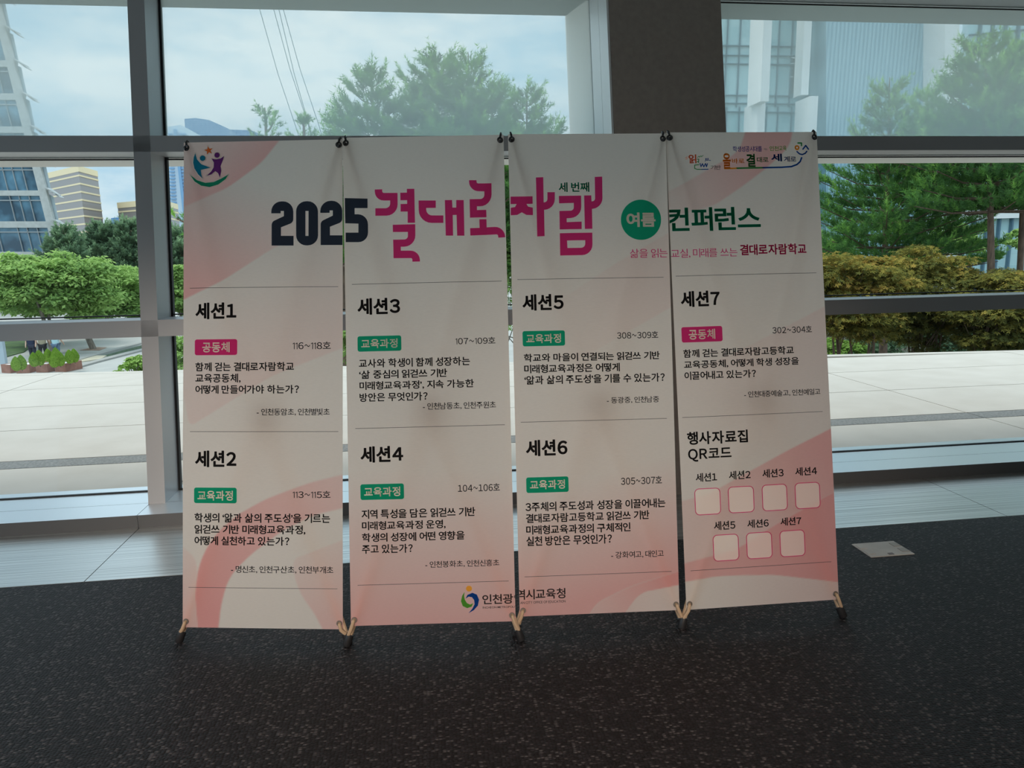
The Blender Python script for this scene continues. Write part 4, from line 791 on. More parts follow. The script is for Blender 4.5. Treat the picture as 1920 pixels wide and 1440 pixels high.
ground_patch('pool_ledge', [(168, 668), (200, 668), (190, 674), (150, 680), (128, 684)], material('pale_pool_ledge', (0.45, 0.40, 0.30), 0.7), 0, 0.05)
ground_patch('paving_joint', [(100, 662), (185, 661), (186, 662.3), (100, 663.3)], M_KERB, 0, 0.01)
ground_patch('tree_pit', [(150, 657), (176, 651), (200, 652), (186, 657.5)], speckle(material('red_brown_tree_pit', (0.3, 0.2, 0.15), 0.9), 3, (0.22, 0.14, 0.10), (0.36, 0.24, 0.18)), 0, 0.02)
M_GRASS = speckle(material('shaded_grass', (0.1, 0.2, 0.04), 0.9), 1.5, (0.02, 0.045, 0.012), (0.08, 0.15, 0.03), detail=8)
ground_patch('lawn', [(-160, 700), (-2, 674), (45, 661), (60, 650), (60, 636), (-160, 636)], M_GRASS, 0, 0.05)

M_BED = speckle(material('dark_planting_bed', (0.06, 0.06, 0.04), 0.95), 2, (0.035, 0.04, 0.025), (0.09, 0.085, 0.055), detail=8)
struct(MB().box((6.0, 12.0, Z_PLAZA), (60.0, 43.5, Z_PLAZA+0.06)).build('planting_bed', M_BED))
# ------------------------------------------------------------------ plants
M_BARK = speckle(material('pine_bark', (0.16, 0.10, 0.07), 0.9), 6, (0.09, 0.06, 0.045), (0.22, 0.14, 0.10), (3, 3, 0.6), 6, 0.6)
M_BARK_GREY = speckle(material('grey_bark', (0.2, 0.17, 0.14), 0.9), 6, (0.13, 0.11, 0.09), (0.27, 0.23, 0.19), (3, 3, 0.6), 6, 0.5)
M_PINE = leafy('pine_needles', ((0.05, 0.12, 0.05), (0.11, 0.24, 0.08), (0.18, 0.38, 0.09)), (0.40, 0.66, 0.15), 0.4)
M_PINE_DARK = leafy('dark_pine_needles', ((0.12, 0.20, 0.13), (0.25, 0.38, 0.22)), (0.40, 0.54, 0.31), 0.42)
M_LEAF = leafy('fresh_green_leaves', ((0.14, 0.24, 0.09), (0.29, 0.45, 0.14), (0.44, 0.61, 0.20)), (0.62, 0.78, 0.30), 0.47)
M_LIME = leafy('lime_green_leaves', ((0.08, 0.17, 0.03), (0.26, 0.42, 0.09)), (0.48, 0.62, 0.22), 0.4)
M_MAPLE = leafy('bronze_maple_leaves', ((0.04, 0.055, 0.02), (0.12, 0.13, 0.04), (0.30, 0.26, 0.06), (0.50, 0.32, 0.08)), (0.60, 0.22, 0.08), 0.4)
M_BUXUS = leafy('clipped_bright_green_leaves', ((0.12, 0.24, 0.03), (0.30, 0.50, 0.07)), (0.50, 0.68, 0.14), 0.35)

def unit(v): return v/np.maximum(np.linalg.norm(v, axis=-1, keepdims=True), 1e-9)
def shoots(org, dr, length, K, nl, nw, rng):
    """needle bundles along shoots: org, dr (n,3), length (n,)"""
    n = len(org)
    t = rng.uniform(0.1, 1.0, (n, K, 1)); rnd = unit(rng.normal(size=(n, K, 3)))
    d = unit(dr)[:, None, :]
    rad = unit(rnd-d*(rnd*d).sum(-1, keepdims=True))
    p = org[:, None, :]+d*t*length[:, None, None]
    nd = unit(d*0.75+rad*0.8)
    side = unit(np.cross(nd, unit(rng.normal(size=(n, K, 3)))))
    L = nl*rng.uniform(0.7, 1.15, (n, K, 1))
    A = p-side*nw/2; B_ = p+side*nw/2; C_ = p+nd*L
    V = np.stack([A, B_, C_], 2).reshape(-1, 3)
    return V, np.arange(len(V)).reshape(-1, 3)
def pine(base, top, crown0, radius, label, seed, whorls=11, dense=1.0, mat=None, trunk_r=0.16, name='pine_tree', group='pine trees outside the windows', bare=0.0, bend=0.3, nw=0.022, shoot_len=0.42, lift=0.18, taper=0.0):
    rng = np.random.default_rng(seed); rd = random.Random(seed)
    root = empty(name, base, label, 'tree', group)
    H = top.z-base.z; lean = Vector((top.x-base.x, top.y-base.y, 0))
    def axis(t): return Vector((lean.x*t+bend*math.sin(t*5+seed)*0.4*(1-t*0.5), lean.y*t, H*t))
    tr = MB(); tr.tube([axis(k/12) for k in range(13)], [trunk_r*(1-0.85*k/12) for k in range(13)], 9); tr.build('trunk', M_BARK, root, smooth=True)
    O, D, L, T = [], [], [], []
    br = MB()
    for w in range(whorls):
        f = w/(whorls-1); t = crown0+(1-crown0)*f*0.96
        R = radius*(0.35+0.75*math.sin(math.pi*min(1, 0.30+0.62*f)))*(1-0.55*f**2)*(1-taper*f)
        nb = 5 if f < 0.8 else 4
        a0 = rd.uniform(0, 6.28)
        for b in range(nb):
            if rd.random() < bare: continue
            a = a0+2*math.pi*b/nb+rd.uniform(-.35, .35); r = R*rd.uniform(0.7, 1.15)
            o = axis(t); up = lift+0.5*f
            pts = [o, o+Vector((math.cos(a)*r*0.5, math.sin(a)*r*0.5, r*(up*0.35-0.04))), o+Vector((math.cos(a)*r, math.sin(a)*r, r*up))]
            br.tube(pts, [0.045*(1-f*0.6), 0.03*(1-f*0.5), 0.012], 5)
            m = int(max(6, r*13*dense))
            for j in range(m):
                s = rd.uniform(0.28, 1.0); p = pts[0].lerp(pts[1], s*2) if s < 0.5 else pts[1].lerp(pts[2], s*2-1)
                sd = Vector((-math.sin(a), math.cos(a), 0))*rd.gauss(0, 1)
                spread_ = 0.30*r*(1.15-s)+0.12
                p = p+sd*spread_*0.7+Vector((0, 0, rd.uniform(0, 0.12)))
                d = Vector((math.cos(a), math.sin(a), 0))*0.55+sd*0.35+Vector((0, 0, rd.uniform(0.35, 1.0)))
                O.append(p); D.append(d); L.append(shoot_len*rd.uniform(0.55, 1.1)); T.append(rd.uniform(0, 0.55)+0.35*rd.random()*s+0.1*(d.z > 0.8))
            for j in range(3):                         # upright candles at the branch tip
                O.append(pts[2]); D.append(Vector((math.cos(a)*0.5+rd.gauss(0, .25), math.sin(a)*0.5+rd.gauss(0, .25), 1))); L.append(shoot_len*rd.uniform(1.0, 1.6)); T.append(rd.uniform(0.6, 1.0))
    for j in range(5):                                 # leader
        O.append(axis(0.97)); D.append(Vector((rd.gauss(0, .35), rd.gauss(0, .35), 1))); L.append(shoot_len*rd.uniform(1.3, 2.1)); T.append(rd.uniform(0.5, 0.9))
    br.tube([axis(crown0+(0.99-crown0)*k/6) for k in range(7)]+[axis(1.0)+Vector((0, 0, shoot_len))], [0.035]*7+[0.012], 5)
    br.build('branches', M_BARK, root, smooth=True)
    K = 26
    V, Fc = shoots(np.array([tuple(o) for o in O]), np.array([tuple(d) for d in D]), np.array(L), K, 0.15*shoot_len/0.42, nw, rng)
    tone = np.repeat(np.clip(np.array(T), 0, 1), K*3)
    fast_mesh('needles', V, Fc, mat or M_PINE, root, tone)
    return root
def leaf_points(centres, radii, n, rng, shell=0.75):
    c = rng.integers(0, len(centres), n); d = unit(rng.normal(size=(n, 3)))
    d[:, 2] = np.where(d[:, 2] < -0.35, -d[:, 2], d[:, 2])
    rr = rng.uniform(shell, 1.05, (n, 1))
    return centres[c]+d*radii[c]*rr, d, c
def leaves(P, d, size, rng, star=False, droop=0.3):
    n = len(P)
    nrm = unit(d*0.6+np.array([0, 0, 0.8])+rng.normal(size=(n, 3))*0.35)
    a = unit(np.cross(nrm, rng.normal(size=(n, 3)))); a[:, 2] -= droop; a = unit(a); b = unit(np.cross(nrm, a))
    s = size*rng.uniform(0.6, 1.2, (n, 1))
    if not star:
        V = np.stack([P-a*s*0.5, P+b*s*0.27, P+a*s*0.6, P-b*s*0.27], 1).reshape(-1, 3)
        return V, np.arange(4*n).reshape(n, 4), 4
    pts = []
    for k in range(5):                                  # five-lobed leaf: five narrow kites from the stalk
        t = math.radians((-110, -55, 0, 55, 110)[k]); L = (0.5, 0.8, 1.0, 0.8, 0.5)[k]
        d2 = a*math.cos(t)+b*math.sin(t); q = -a*math.sin(t)+b*math.cos(t)
        pts += [P, P+d2*s*L*0.45+q*s*0.13, P+d2*s*L, P+d2*s*L*0.45-q*s*0.13]
    V = np.stack(pts, 1).reshape(-1, 3)
    return V, np.arange(20*n).reshape(5*n, 4), 20
def broadleaf(base, c, rad, label, seed, clumps=45, n=12000, low=False, size=0.24, mat=None, name='round_tree', group='leafy trees on the plaza', star=False, trunk_r=0.14, stems=1, bark=None, cat='tree', shell=0.75, tones=(0, 1), flat=0.6, keep=None):
    rng = np.random.default_rng(seed); rd = random.Random(seed)
    root = empty(name, base, label, cat, group)
    cc = np.array(tuple(c-base)); rad = np.array(rad)
    d = unit(rng.normal(size=(clumps, 3)))
    if not low: d[:, 2] = np.where(d[:, 2] < -0.55, -d[:, 2], d[:, 2])
    ctr = cc+d*rad*rng.uniform(0.45, 0.92, (clumps, 1))
    rr = np.stack([rad.mean()*rng.uniform(0.26, 0.46, clumps)]*3, 1)*np.array([1, 1, flat])
    P, dd, ci = leaf_points(ctr, rr, n, rng, shell)
    V, Fc, k = leaves(P, dd, size, rng, star)
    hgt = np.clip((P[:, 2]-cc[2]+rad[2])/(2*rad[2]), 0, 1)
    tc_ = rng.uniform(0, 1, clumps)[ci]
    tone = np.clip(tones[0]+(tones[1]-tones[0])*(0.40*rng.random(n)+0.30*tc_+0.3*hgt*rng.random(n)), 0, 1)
    m = MB()
    for s in range(stems):
        a = rd.uniform(0, 6.28); e = Vector(tuple(cc))+Vector((math.cos(a)*rad[0]*0.4*(stems > 1), math.sin(a)*rad[1]*0.4*(stems > 1), rad[2]*0.2))
        f = Vector((rd.uniform(-.08, .08)*stems, rd.uniform(-.08, .08)*stems, 0)); md = f.lerp(e, 0.5)+Vector((rd.uniform(-.15, .15), rd.uniform(-.15, .15), 0))
        m.tube([f, md, e], [trunk_r, trunk_r*0.7, trunk_r*0.3], 8)
        for j in range(4 if stems > 1 else 7):
            q = Vector(tuple(ctr[rd.randrange(clumps)])); st = f.lerp(e, rd.uniform(0.45, 0.9))
            m.tube([st, st.lerp(q, 0.5)+Vector((0, 0, 0.1)), q], [trunk_r*0.4, trunk_r*0.25, trunk_r*0.1], 5)
    m.build('trunk', bark or M_BARK_GREY, root, smooth=True)
    fast_mesh('foliage', V, Fc, mat or M_LEAF, root, np.repeat(tone, k))
    return root
def ground(px, D):
    p = at(px, 600, D); return Vector((p.x, p.y, Z_PLAZA))

# leafy trees along the plaza, left
for px, D, yt, yb, hw, lab, sd, nn in ((80, 50, 486, 600, 92, 'broad leafy green tree nearest the leaning office block', 3, 15000), (196, 57, 478, 606, 78, 'taller leafy green tree left of the window post, middle of its row', 5, 13000),
                                   (262, 61, 492, 604, 55, 'leafy green tree half hidden behind the left window post', 8, 9000), (338, 60, 482, 600, 44, 'leafy green tree seen just right of the left window post', 9, 9000)):
    t, b_ = at(px, yt, D), at(px, yb, D); r = hw*D/F_PX
    broadleaf(ground(px+ (14 if px == 80 else 0), D), (t+b_)/2-Vector((0, 0, 0.25)), (r*0.86, r*0.8, (t.z-b_.z)*0.47), lab, sd, n=int(nn*1.9), size=0.30, clumps=120, shell=0.55, flat=0.5, low=True)
# a thin tree trunk on the near paving with its own crown above the transom
b0 = atz(174, 655, Z_PLAZA)
broadleaf(b0, b0+Vector((-0.5, -0.8, 3.8)), (2.6, 2.0, 2.3), 'small tree with a bare grey trunk in the brown paved pit', 12, n=13000, size=0.28, clumps=60, trunk_r=0.2, low=True, shell=0.5)
b0 = atz(99, 664, Z_PLAZA)
broadleaf(b0, b0+Vector((-0.6, -0.2, 4.0)), (2.6, 1.7, 2.2), 'slim tree beside the walking people, with a straight pale trunk', 13, n=13000, size=0.28, clumps=60, trunk_r=0.15, low=True, shell=0.5)
# dark pines further off
for px, D, yt, rr, lab, sd in ((118, 86, 436, 2.0, 'dark distant pine right beside the leaning office block', 21), (192, 92, 430, 2.9, 'dark distant pine in front of the striped tower, centre of the left window', 22),
                              (243, 92, 424, 3.0, 'dark distant pine left of the window post', 23), (150, 96, 462, 4.2, 'low dark distant pine under the striped tower', 26), (336, 88, 438, 3.6, 'dark distant pine right of the window post', 24)):
    tp = at(px, yt, D); g = Vector((tp.x, tp.y, Z_PLAZA))
    pine(g, tp, 0.42, rr, lab, sd, whorls=10, dense=2.4, mat=M_PINE_DARK, trunk_r=0.22, nw=0.09, shoot_len=0.8, group='dark pines beyond the plaza')
# pines close behind the middle window
for px, pxb, D, yt, cr, rr, lab, sd, wh, dn in ((503, 500, 19, 222, 0.93, 0.5, 'pine whose twig tips rise above the first banner', 31, 3, 0.35), (574, 572, 20, 236, 0.95, 0.28, 'thin pine with a single twig tip above the first banner', 37, 2, 0.3), (436, 430, 15, 352, 0.82, 0.95, 'pine behind the first banner, one green branch showing past its left edge', 38, 5, 1.6), (699, 735, 24, 150, 0.5, 2.2, 'hazy pine above the second banner, left of the pine clump', 32, 11, 3.6),
                                           (817, 835, 25, 122, 0.50, 2.9, 'tallest hazy pine of the clump, with a candelabra top', 33, 13, 3.4), (875, 890, 24, 124, 0.5, 2.3, 'hazy pine with a spiky leader right beside the tallest one', 34, 12, 3.2), (925, 915, 27, 172, 0.46, 2.5, 'hazy pine between the spiky leader and the right edge of the middle window', 39, 10, 3.0),
                                           (985, 975, 25, 186, 0.44, 2.7, 'hazy pine at the right edge of the middle window', 35, 11, 3.4), (628, 645, 27, 232, 0.5, 1.15, 'low hazy pine at the left foot of the pine clump', 36, 8, 2.6)):
    tp = at(px, yt, D); g = ground(pxb, D)
    pine(g, tp, cr, rr, lab, sd, whorls=wh, dense=dn, trunk_r=0.15 if px > 600 else 0.08, taper=0.35, shoot_len=0.42 if px > 600 else 0.25, bare=0 if px > 600 else 0.4, nw=0.022 if px > 600 else 0.018)
# pines in the right window
for px, pxb, D, yt, cr, rr, lab, sd, wh, dn, tr in ((1664, 1668, 25, 168, 0.36, 3.4, 'pine with a slim trunk left in the right window', 41, 16, 2.3, 0.17), (1738, 1726, 27, 178, 0.40, 3.0, 'pine in the middle of the right window', 42, 14, 2.1, 0.14),
                                               (1850, 1872, 21, 96, 0.57, 2.9, 'big pine with a thick bare trunk at the right of the window', 43, 12, 2.6, 0.17), (1935, 1908, 22, 95, 0.57, 2.8, 'pine with a forked reddish trunk at the right frame edge', 44, 12, 2.4, 0.15)):
    tp = at(px, yt, D); g = ground(pxb, D)
    pine(g, tp, cr, rr, lab, sd, whorls=wh, dense=dn, trunk_r=tr, lift=0.08, taper=0.55 if px < 1800 else 0.2)
# bronze maples in front of them
for px, D, yt, yb, hw, lab, sd, nn in ((1600, 17.5, 458, 652, 122, 'orange-bronze maple next to the last banner', 51, 7500), (1735, 18.5, 456, 668, 108, 'bronze-green maple in the middle of the right window', 52, 7500), (1875, 17, 498, 672, 108, 'greenish bronze maple at the right frame edge', 53, 7500)):
    t, b_ = at(px, yt, D), at(px, yb, D); r = hw*D/F_PX
    broadleaf(ground(px, D), (t+b_)/2, (r, r*0.8, (t.z-b_.z)*0.52), lab, sd, n=int(nn*2.4), size=0.125, clumps=150, mat=M_MAPLE, name='maple_tree', group='bronze maples beyond the terrace', star=True, low=True, stems=6, trunk_r=0.045, bark=M_BARK, flat=0.42, shell=0.35, tones=(0.05, 1.0) if px < 1700 else (0, 0.8))
# lower greenery
for px, D, yt, yb, hw, lab, sd, nn, m in ((1555, 30, 440, 500, 40, 'light green bush behind the bronze maples', 61, 2500, M_LIME), (1800, 31, 418, 500, 55, 'light green tree behind the thick pine trunk', 62, 4000, M_LEAF), (1925, 29, 425, 480, 45, 'light green tree at the right frame edge', 67, 3000, M_LEAF),
                                     (1560, 24, 640, 680, 62, 'lime green clipped mound under the bronze maple', 63, 5000, M_LIME), (262, 24, 668, 720, 42, 'small leafy bush at the terrace edge left of the window post', 64, 1800, M_LIME), (342, 24, 632, 720, 42, 'leafy bush at the terrace edge right of the window post', 65, 2600, M_LEAF),
                                     (640, 24, 600, 720, 60, 'leafy bush seen between the first two banners', 66, 3500, M_LEAF), (958, 24, 440, 700, 70, 'tall leafy bush seen between the second and third banners', 68, 6000, M_LEAF), (655, 46, 500, 610, 60, 'leafy tree far behind the gap between the first two banners', 69, 5000, M_LEAF)):
    t, b_ = at(px, yt, D), at(px, yb, D); r = hw*D/F_PX
    broadleaf(ground(px, D), (t+b_)/2, (r, r, (t.z-b_.z)*0.5), lab, sd, n=nn, size=0.16 if D < 28 else 0.2, clumps=26, mat=m, name='leafy_bush' if D < 28 else 'light_green_tree', group='bushes by the terrace' if D < 28 else 'light green trees', trunk_r=0.05, stems=3, cat='bush' if D < 28 else 'tree')

for px, D, yt, yb, hw, lab, sd in ((1640, 27, 612, 690, 70, 'dark leafy shrub low behind the orange-bronze maple', 81), (1790, 27, 600, 690, 85, 'dark leafy shrub low behind the bronze-green maple', 82), (1910, 26, 595, 690, 60, 'dark leafy shrub low at the right frame edge', 83)):
    t, b_ = at(px, yt, D), at(px, yb, D); r = hw*D/F_PX
    broadleaf(ground(px, D), (t+b_)/2, (r, r*0.7, (t.z-b_.z)*0.55), lab, sd, n=5000, size=0.2, clumps=50, mat=M_PINE_DARK, name='dark_shrub', group='dark shrubs under the maples', trunk_r=0.05, stems=3, cat='bush', low=True, shell=0.4)

# planters with clipped egg-shaped conifers
M_BRICK = speckle(material('red_brown_planter', (0.30, 0.14, 0.10), 0.8), 5, (0.25, 0.115, 0.08), (0.36, 0.175, 0.13))
M_SOIL = material('white_gravel', (0.6, 0.6, 0.58), 0.9)
PL = (((20, 700), (57, 694), 'leftmost red-brown planter box on the plaza'), ((56, 699.5), (90, 690), 'second red-brown planter box from the left'), ((86, 687.5), (106, 683.5), 'rear red-brown planter box, behind the others'),
      ((90, 698.5), (124, 691), 'red-brown planter box fourth from the left'), ((124, 697.5), (155, 691), 'rightmost red-brown planter box on the plaza'))
for (x0, y0), (x1, y1), lab in PL:
    a, c = atz(x0, y0, Z_PLAZA), atz(x1, y1, Z_PLAZA)
    u = (c-a); L = u.length; u.normalize(); w = Vector((-u.y, u.x, 0))
    M = Matrix(((u.x, w.x, 0, a.x), (u.y, w.y, 0, a.y), (0, 0, 1, Z_PLAZA), (0, 0, 0, 1)))
    root = empty('planter_box', (0, 0, 0), lab, 'planter', 'planter boxes on the plaza'); root.matrix_world = M
    m = MB(); t_ = 0.05; Wd = 0.62
    for p0, p1 in (((0, 0, 0), (L, t_, 0.42)), ((0, Wd-t_, 0), (L, Wd, 0.42)), ((0, t_, 0), (t_, Wd-t_, 0.42)), ((L-t_, t_, 0), (L, Wd-t_, 0.42)), ((t_, t_, 0), (L-t_, Wd-t_, 0.3))): m.box(p0, p1)
    m.build('box', M_BRICK, root); MB().box((t_, t_, 0.3), (L-t_, Wd-t_, 0.40)).build('gravel', M_SOIL, root)
TP = ((32, 697, 671, 9.5, 0.0, 'leftmost front clipped conifer'), (42, 695, 668, 8.5, .5, 'leftmost rear clipped conifer'), (65.5, 689, 663, 9, 0.0, 'front clipped conifer in the second planter'), (76, 687, 659, 8.5, .5, 'rear clipped conifer in the second planter'),
      (92, 680, 656, 8.5, .1, 'left clipped conifer in the rear planter'), (107, 680, 654, 8.5, .4, 'right clipped conifer in the rear planter'), (103, 690.5, 664.5, 9.5, 0.0, 'front clipped conifer in the fourth planter'), (114, 688, 661, 8, .4, 'rear clipped conifer in the fourth planter'),
      (132, 683, 658, 9.5, 0.0, 'front clipped conifer in the right-hand planter'), (141, 681, 656, 8.5, .5, 'rear clipped conifer in the right-hand planter'))
proto = None
for j, (px, yb, yt, hw, back, lab) in enumerate(TP):
    b_ = atz(px, yb, Z_PLAZA+0.40); sc = (yb-yt)*b_.y/F_PX
    if proto is None:
        root = empty('clipped_conifer', b_, lab, 'shrub', 'clipped conifers in the planters'); rng = np.random.default_rng(77)
        MB().tube([(0, 0, -0.03), (0, 0, 0.3)], [0.03, 0.02], 7).build('stem', M_BARK_GREY, root)
        nn = 5200; h = rng.random(nn); a = rng.uniform(0, 2*np.pi, nn)
        prof = 0.29*np.sin(np.pi*np.clip(0.10+0.90*h, 0, 1)**0.85)**0.8*rng.uniform(0.8, 1.06, nn)
        P = np.stack([prof*np.cos(a), prof*np.sin(a), 0.10+0.90*h], 1)
        dd = unit(np.stack([np.cos(a), np.sin(a), 0.4+0*a], 1))
        up = unit(dd*0.5+np.array([0, 0, 1.0])+rng.normal(size=(nn, 3))*0.2); sd_ = unit(np.cross(up, dd)); s_ = 0.05
        V = np.stack([P-up*s_, P+sd_*s_*0.45, P+up*s_*1.2, P-sd_*s_*0.45], 1).reshape(-1, 3)
        fast_mesh('foliage', V, np.arange(4*nn).reshape(nn, 4), M_BUXUS, root, np.repeat(np.clip(rng.normal(0.55, 0.25, nn), 0, 1), 4))
        proto = root
    else:
        root = proto.copy(); COL.objects.link(root); root['label'] = lab; root.location = b_
        for ch in proto.children:
            c = ch.copy(); COL.objects.link(c); c.parent = root
    root.scale = (sc, sc, sc); root['label'] = lab+' on the plaza'; root.rotation_euler = (0, 0, j*1.3)
    if j == 0: root.scale = (sc, sc, sc)

# ------------------------------------------------------------------ buildings outside
M_TILE = speckle(material('pale_grey_stone_tile', (0.5, 0.5, 0.48), 0.7), 2, (0.45, 0.45, 0.43), (0.56, 0.56, 0.54))
M_BGLASS = material('blue_office_glass', (0.05, 0.14, 0.22), 0.08, 0.0, 0.9)
n, l, b = nodes(M_BGLASS)
tc = n.new('ShaderNodeTexCoord'); nz = n.new('ShaderNodeTexNoise'); nz.inputs['Scale'].default_value = 0.35; nz.inputs['Detail'].default_value = 3
rp = n.new('ShaderNodeValToRGB'); rp.color_ramp.elements[0].position = 0.4; rp.color_ramp.elements[0].color = (0.02, 0.06, 0.10, 1); rp.color_ramp.elements[1].position = 0.62; rp.color_ramp.elements[1].color = (0.12, 0.27, 0.38, 1)
l.new(tc.outputs['Object'], nz.inputs['Vector']); l.new(nz.outputs['Fac'], rp.inputs['Fac']); l.new(rp.outputs['Color'], b.inputs['Base Color'])
M_FRAME = material('grey_window_frame', (0.35, 0.37, 0.38), 0.5, 0.3)
def slab(m, px, D, depth):
    """outline given on the plane at depth D, pushed back by depth"""
    off = (depth[0], depth[1], 0) if isinstance(depth, tuple) else (0, depth, 0)
    return m.prism([at(x, y, D) for x, y in px], off)
# leaning office block on the left
M_BAY = material('pale_bay_glass', (0.50, 0.58, 0.62), 0.2)
bl = empty('office_building', (0, 0, 0), 'grey tiled office block with a leaning corner at the left frame edge', 'building')
DL = 88
def cx(y): return 60+(y-312)*0.25                      # slanted right-hand edge of its windows
FL = [(427, 472), (367, 415), (310, 357), (249, 299), (187, 237), (125, 175), (63, 113), (1, 51), (-62, -12), (-125, -75)]
m = MB(); slab(m, [(-320, 484), (cx(484)+12, 484), (cx(-190)+12, -190), (-320, -190)], DL+0.5, (-10, 18)); m.build('core', M_TILE, bl)
prev = 484
fr = MB()
for yt, yb in FL:
    slab(fr, [(-320, prev), (cx(prev)+15, prev), (cx(yb)+15, yb), (-320, yb)], DL, 0.5)
    slab(fr, [(cx(yb), yb), (cx(yb)+15, yb), (cx(yt)+15, yt), (cx(yt), yt)], DL, 0.5)
    g = MB(); slab(g, [(-320, yb), (cx(yb), yb), (cx(yt), yt), (-320, yt)], DL+0.3, 0.25); w = g.build('window_band', M_BGLASS, bl)
    k_ = MB()
    h = yb-yt
    for j, x in enumerate((-150, -112, -93, -75, -37, -19, 0)):
        slab(k_, [(cx(yb)+x-20-0.6, yb), (cx(yb)+x-20+0.6, yb), (cx(yt)+x-20+0.6, yt), (cx(yt)+x-20-0.6, yt)], DL+0.1, 0.3)
    slab(k_, [(-320, yt+h*0.2), (cx(yt+h*0.2), yt+h*0.2), (cx(yt+h*0.16), yt+h*0.16), (-320, yt+h*0.16)], DL+0.1, 0.3)
    k_.build('window_frame', M_FRAME, w)
    # glazed side bay and louvred sunshade on the slanted corner
    s_ = MB(); x0 = cx(yt)
    slab(s_, [(x0+29, yb-3), (x0+37, yb+1), (x0+27, yt+2), (x0+18, yt-3)], DL+0.6, (-1.6, 3.0)); s_.build('side_bay', M_BAY, bl)
    sh = MB()
    for q in range(4):
        slab(sh, [(x0+10+6*q, yt-16+4.5*q), (x0+15+6*q, yt-12+4.5*q), (x0+19+6*q, yt-11+4.5*q), (x0+14+6*q, yt-15+4.5*q)], DL-0.6+0.1*q, 1.2)
    slab(sh, [(x0+8, yt-17), (x0+38, yt-1.5), (x0+38, yt), (x0+8, yt-14.5)], DL-0.4, 0.4)
    sh.build('sunshade', M_TILE, bl)
    prev = yt
fr.build('tiled_front', M_TILE, bl)
cl = MB()
for x in (-120, -40, 30):
    p = at(x, 500, DL+4); cl.box((p.x-0.5, p.y-0.5, Z_PLAZA), (p.x+0.5, p.y+0.5, 4.2))
cl.build('ground_columns', M_TILE, bl)
gd = MB(); a, c = at(-320, 480, DL+9), at(88, 480, DL+9); gd.box((a.x, a.y, Z_PLAZA), (c.x, a.y+0.4, 4.0)); gd.build('ground_floor_glass', M_BGLASS, bl)

# striped towers far behind
M_SAND = material('sand_coloured_spandrel', (0.78, 0.66, 0.44), 0.8)
M_TWIN = material('grey_tower_glass', (0.27, 0.25, 0.25), 0.3)
def striped_tower(label, corners, top_px, D, base_px, pitch, band):
    """corners: (pixel x at the top, depth) of left edge, near corner and right edge"""
    root = empty('striped_tower', (0, 0, 0), label, 'tower', 'sand and grey striped towers')
    pts = [at(x, top_px, d) for x, d in corners]
    zt = at(corners[1][0], top_px, corners[1][1]).z
    P = [(p.x, p.y) for p in pts]
    back = (P[0][0]+P[2][0]-P[1][0], P[0][1]+P[2][1]-P[1][1]); P = [P[0], P[1], P[2], back]
    zb = Z_PLAZA
    MB().prism([(x, y, zb) for x, y in P], (0, 0, zt-zb-0.5)).build('glazed_shaft', M_TWIN, root)
    cxy = (sum(p[0] for p in P)/4, sum(p[1] for p in P)/4)
    Q = [(cxy[0]+(x-cxy[0])*1.012, cxy[1]+(y-cxy[1])*1.012) for x, y in P]
    m = MB(); z = zt-pitch
    while z > zb+3: m.prism([(x, y, z-band) for x, y in Q], (0, 0, band)); z -= pitch
    m.build('floor_bands', M_SAND, root)
    MB().prism([(x, y, zt-1.9) for x, y in Q], (0, 0, 2.2)).build('parapet', M_SAND, root)
    return root
striped_tower('taller sand and grey striped tower beside the leaning office block', [(40, 345), (146, 300), (181, 318)], 312, 300, 455, 3.0, 0.6)
striped_tower('lower sand and grey striped tower behind the left window post', [(219, 318), (300, 300), (332, 330)], 374, 300, 455, 3.1, 0.6)
pd = empty('low_annex', (0, 0, 0), 'low sand coloured annex between the two striped towers', 'building')
m = MB(); slab(m, [(118, 520), (176, 520), (174, 438), (118, 440)], 285, 10); slab(m, [(186, 520), (232, 520), (230, 421), (186, 423)], 292, 10); m.build('annex_wall', M_SAND, pd)
m = MB(); slab(m, [(126, 447), (172, 446), (172, 452), (126, 453)], 284.5, 0.6); slab(m, [(192, 428), (222, 427), (222, 436), (192, 437)], 291.5, 0.6); m.build('annex_windows', M_TWIN, pd)
# high-rises on the horizon; distance haze is put into their bluish base colours
M_HAZE_BLUE = material('haze_blue_tower', (0.22, 0.38, 0.56), 0.35)
n, l, b = nodes(M_HAZE_BLUE)
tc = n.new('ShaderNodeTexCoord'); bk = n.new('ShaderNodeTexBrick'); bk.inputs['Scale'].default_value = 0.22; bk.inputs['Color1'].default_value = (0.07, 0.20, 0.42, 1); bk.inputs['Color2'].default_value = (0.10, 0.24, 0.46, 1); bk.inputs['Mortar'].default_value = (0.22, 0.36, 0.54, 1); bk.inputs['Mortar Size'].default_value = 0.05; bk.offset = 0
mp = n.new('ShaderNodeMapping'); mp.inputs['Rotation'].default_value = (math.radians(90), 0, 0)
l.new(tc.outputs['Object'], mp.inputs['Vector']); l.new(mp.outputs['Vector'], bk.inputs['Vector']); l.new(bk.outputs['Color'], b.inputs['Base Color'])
M_HAZE_PALE = material('haze_pale_cladding', (0.62, 0.74, 0.84), 0.6)
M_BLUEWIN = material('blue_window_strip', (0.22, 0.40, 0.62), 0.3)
def hi(label, px, D, depth, stripes=(), name='high_rise'):
    r = empty(name, (0, 0, 0), label, 'building', 'bluish high-rises on the horizon')
    m = MB(); slab(m, px, D, depth); m.build('tower_body', M_HAZE_BLUE if not stripes else M_HAZE_PALE, r)
    for (x0, x1) in stripes:
        m = MB(); slab(m, [(x0, 228+(x0 > 330)*0+14), (x1, 242), (x1+26, 470), (x0+26, 470)], D-1.5, 1.6); m.build('window_strip', M_BLUEWIN, r)
    return r
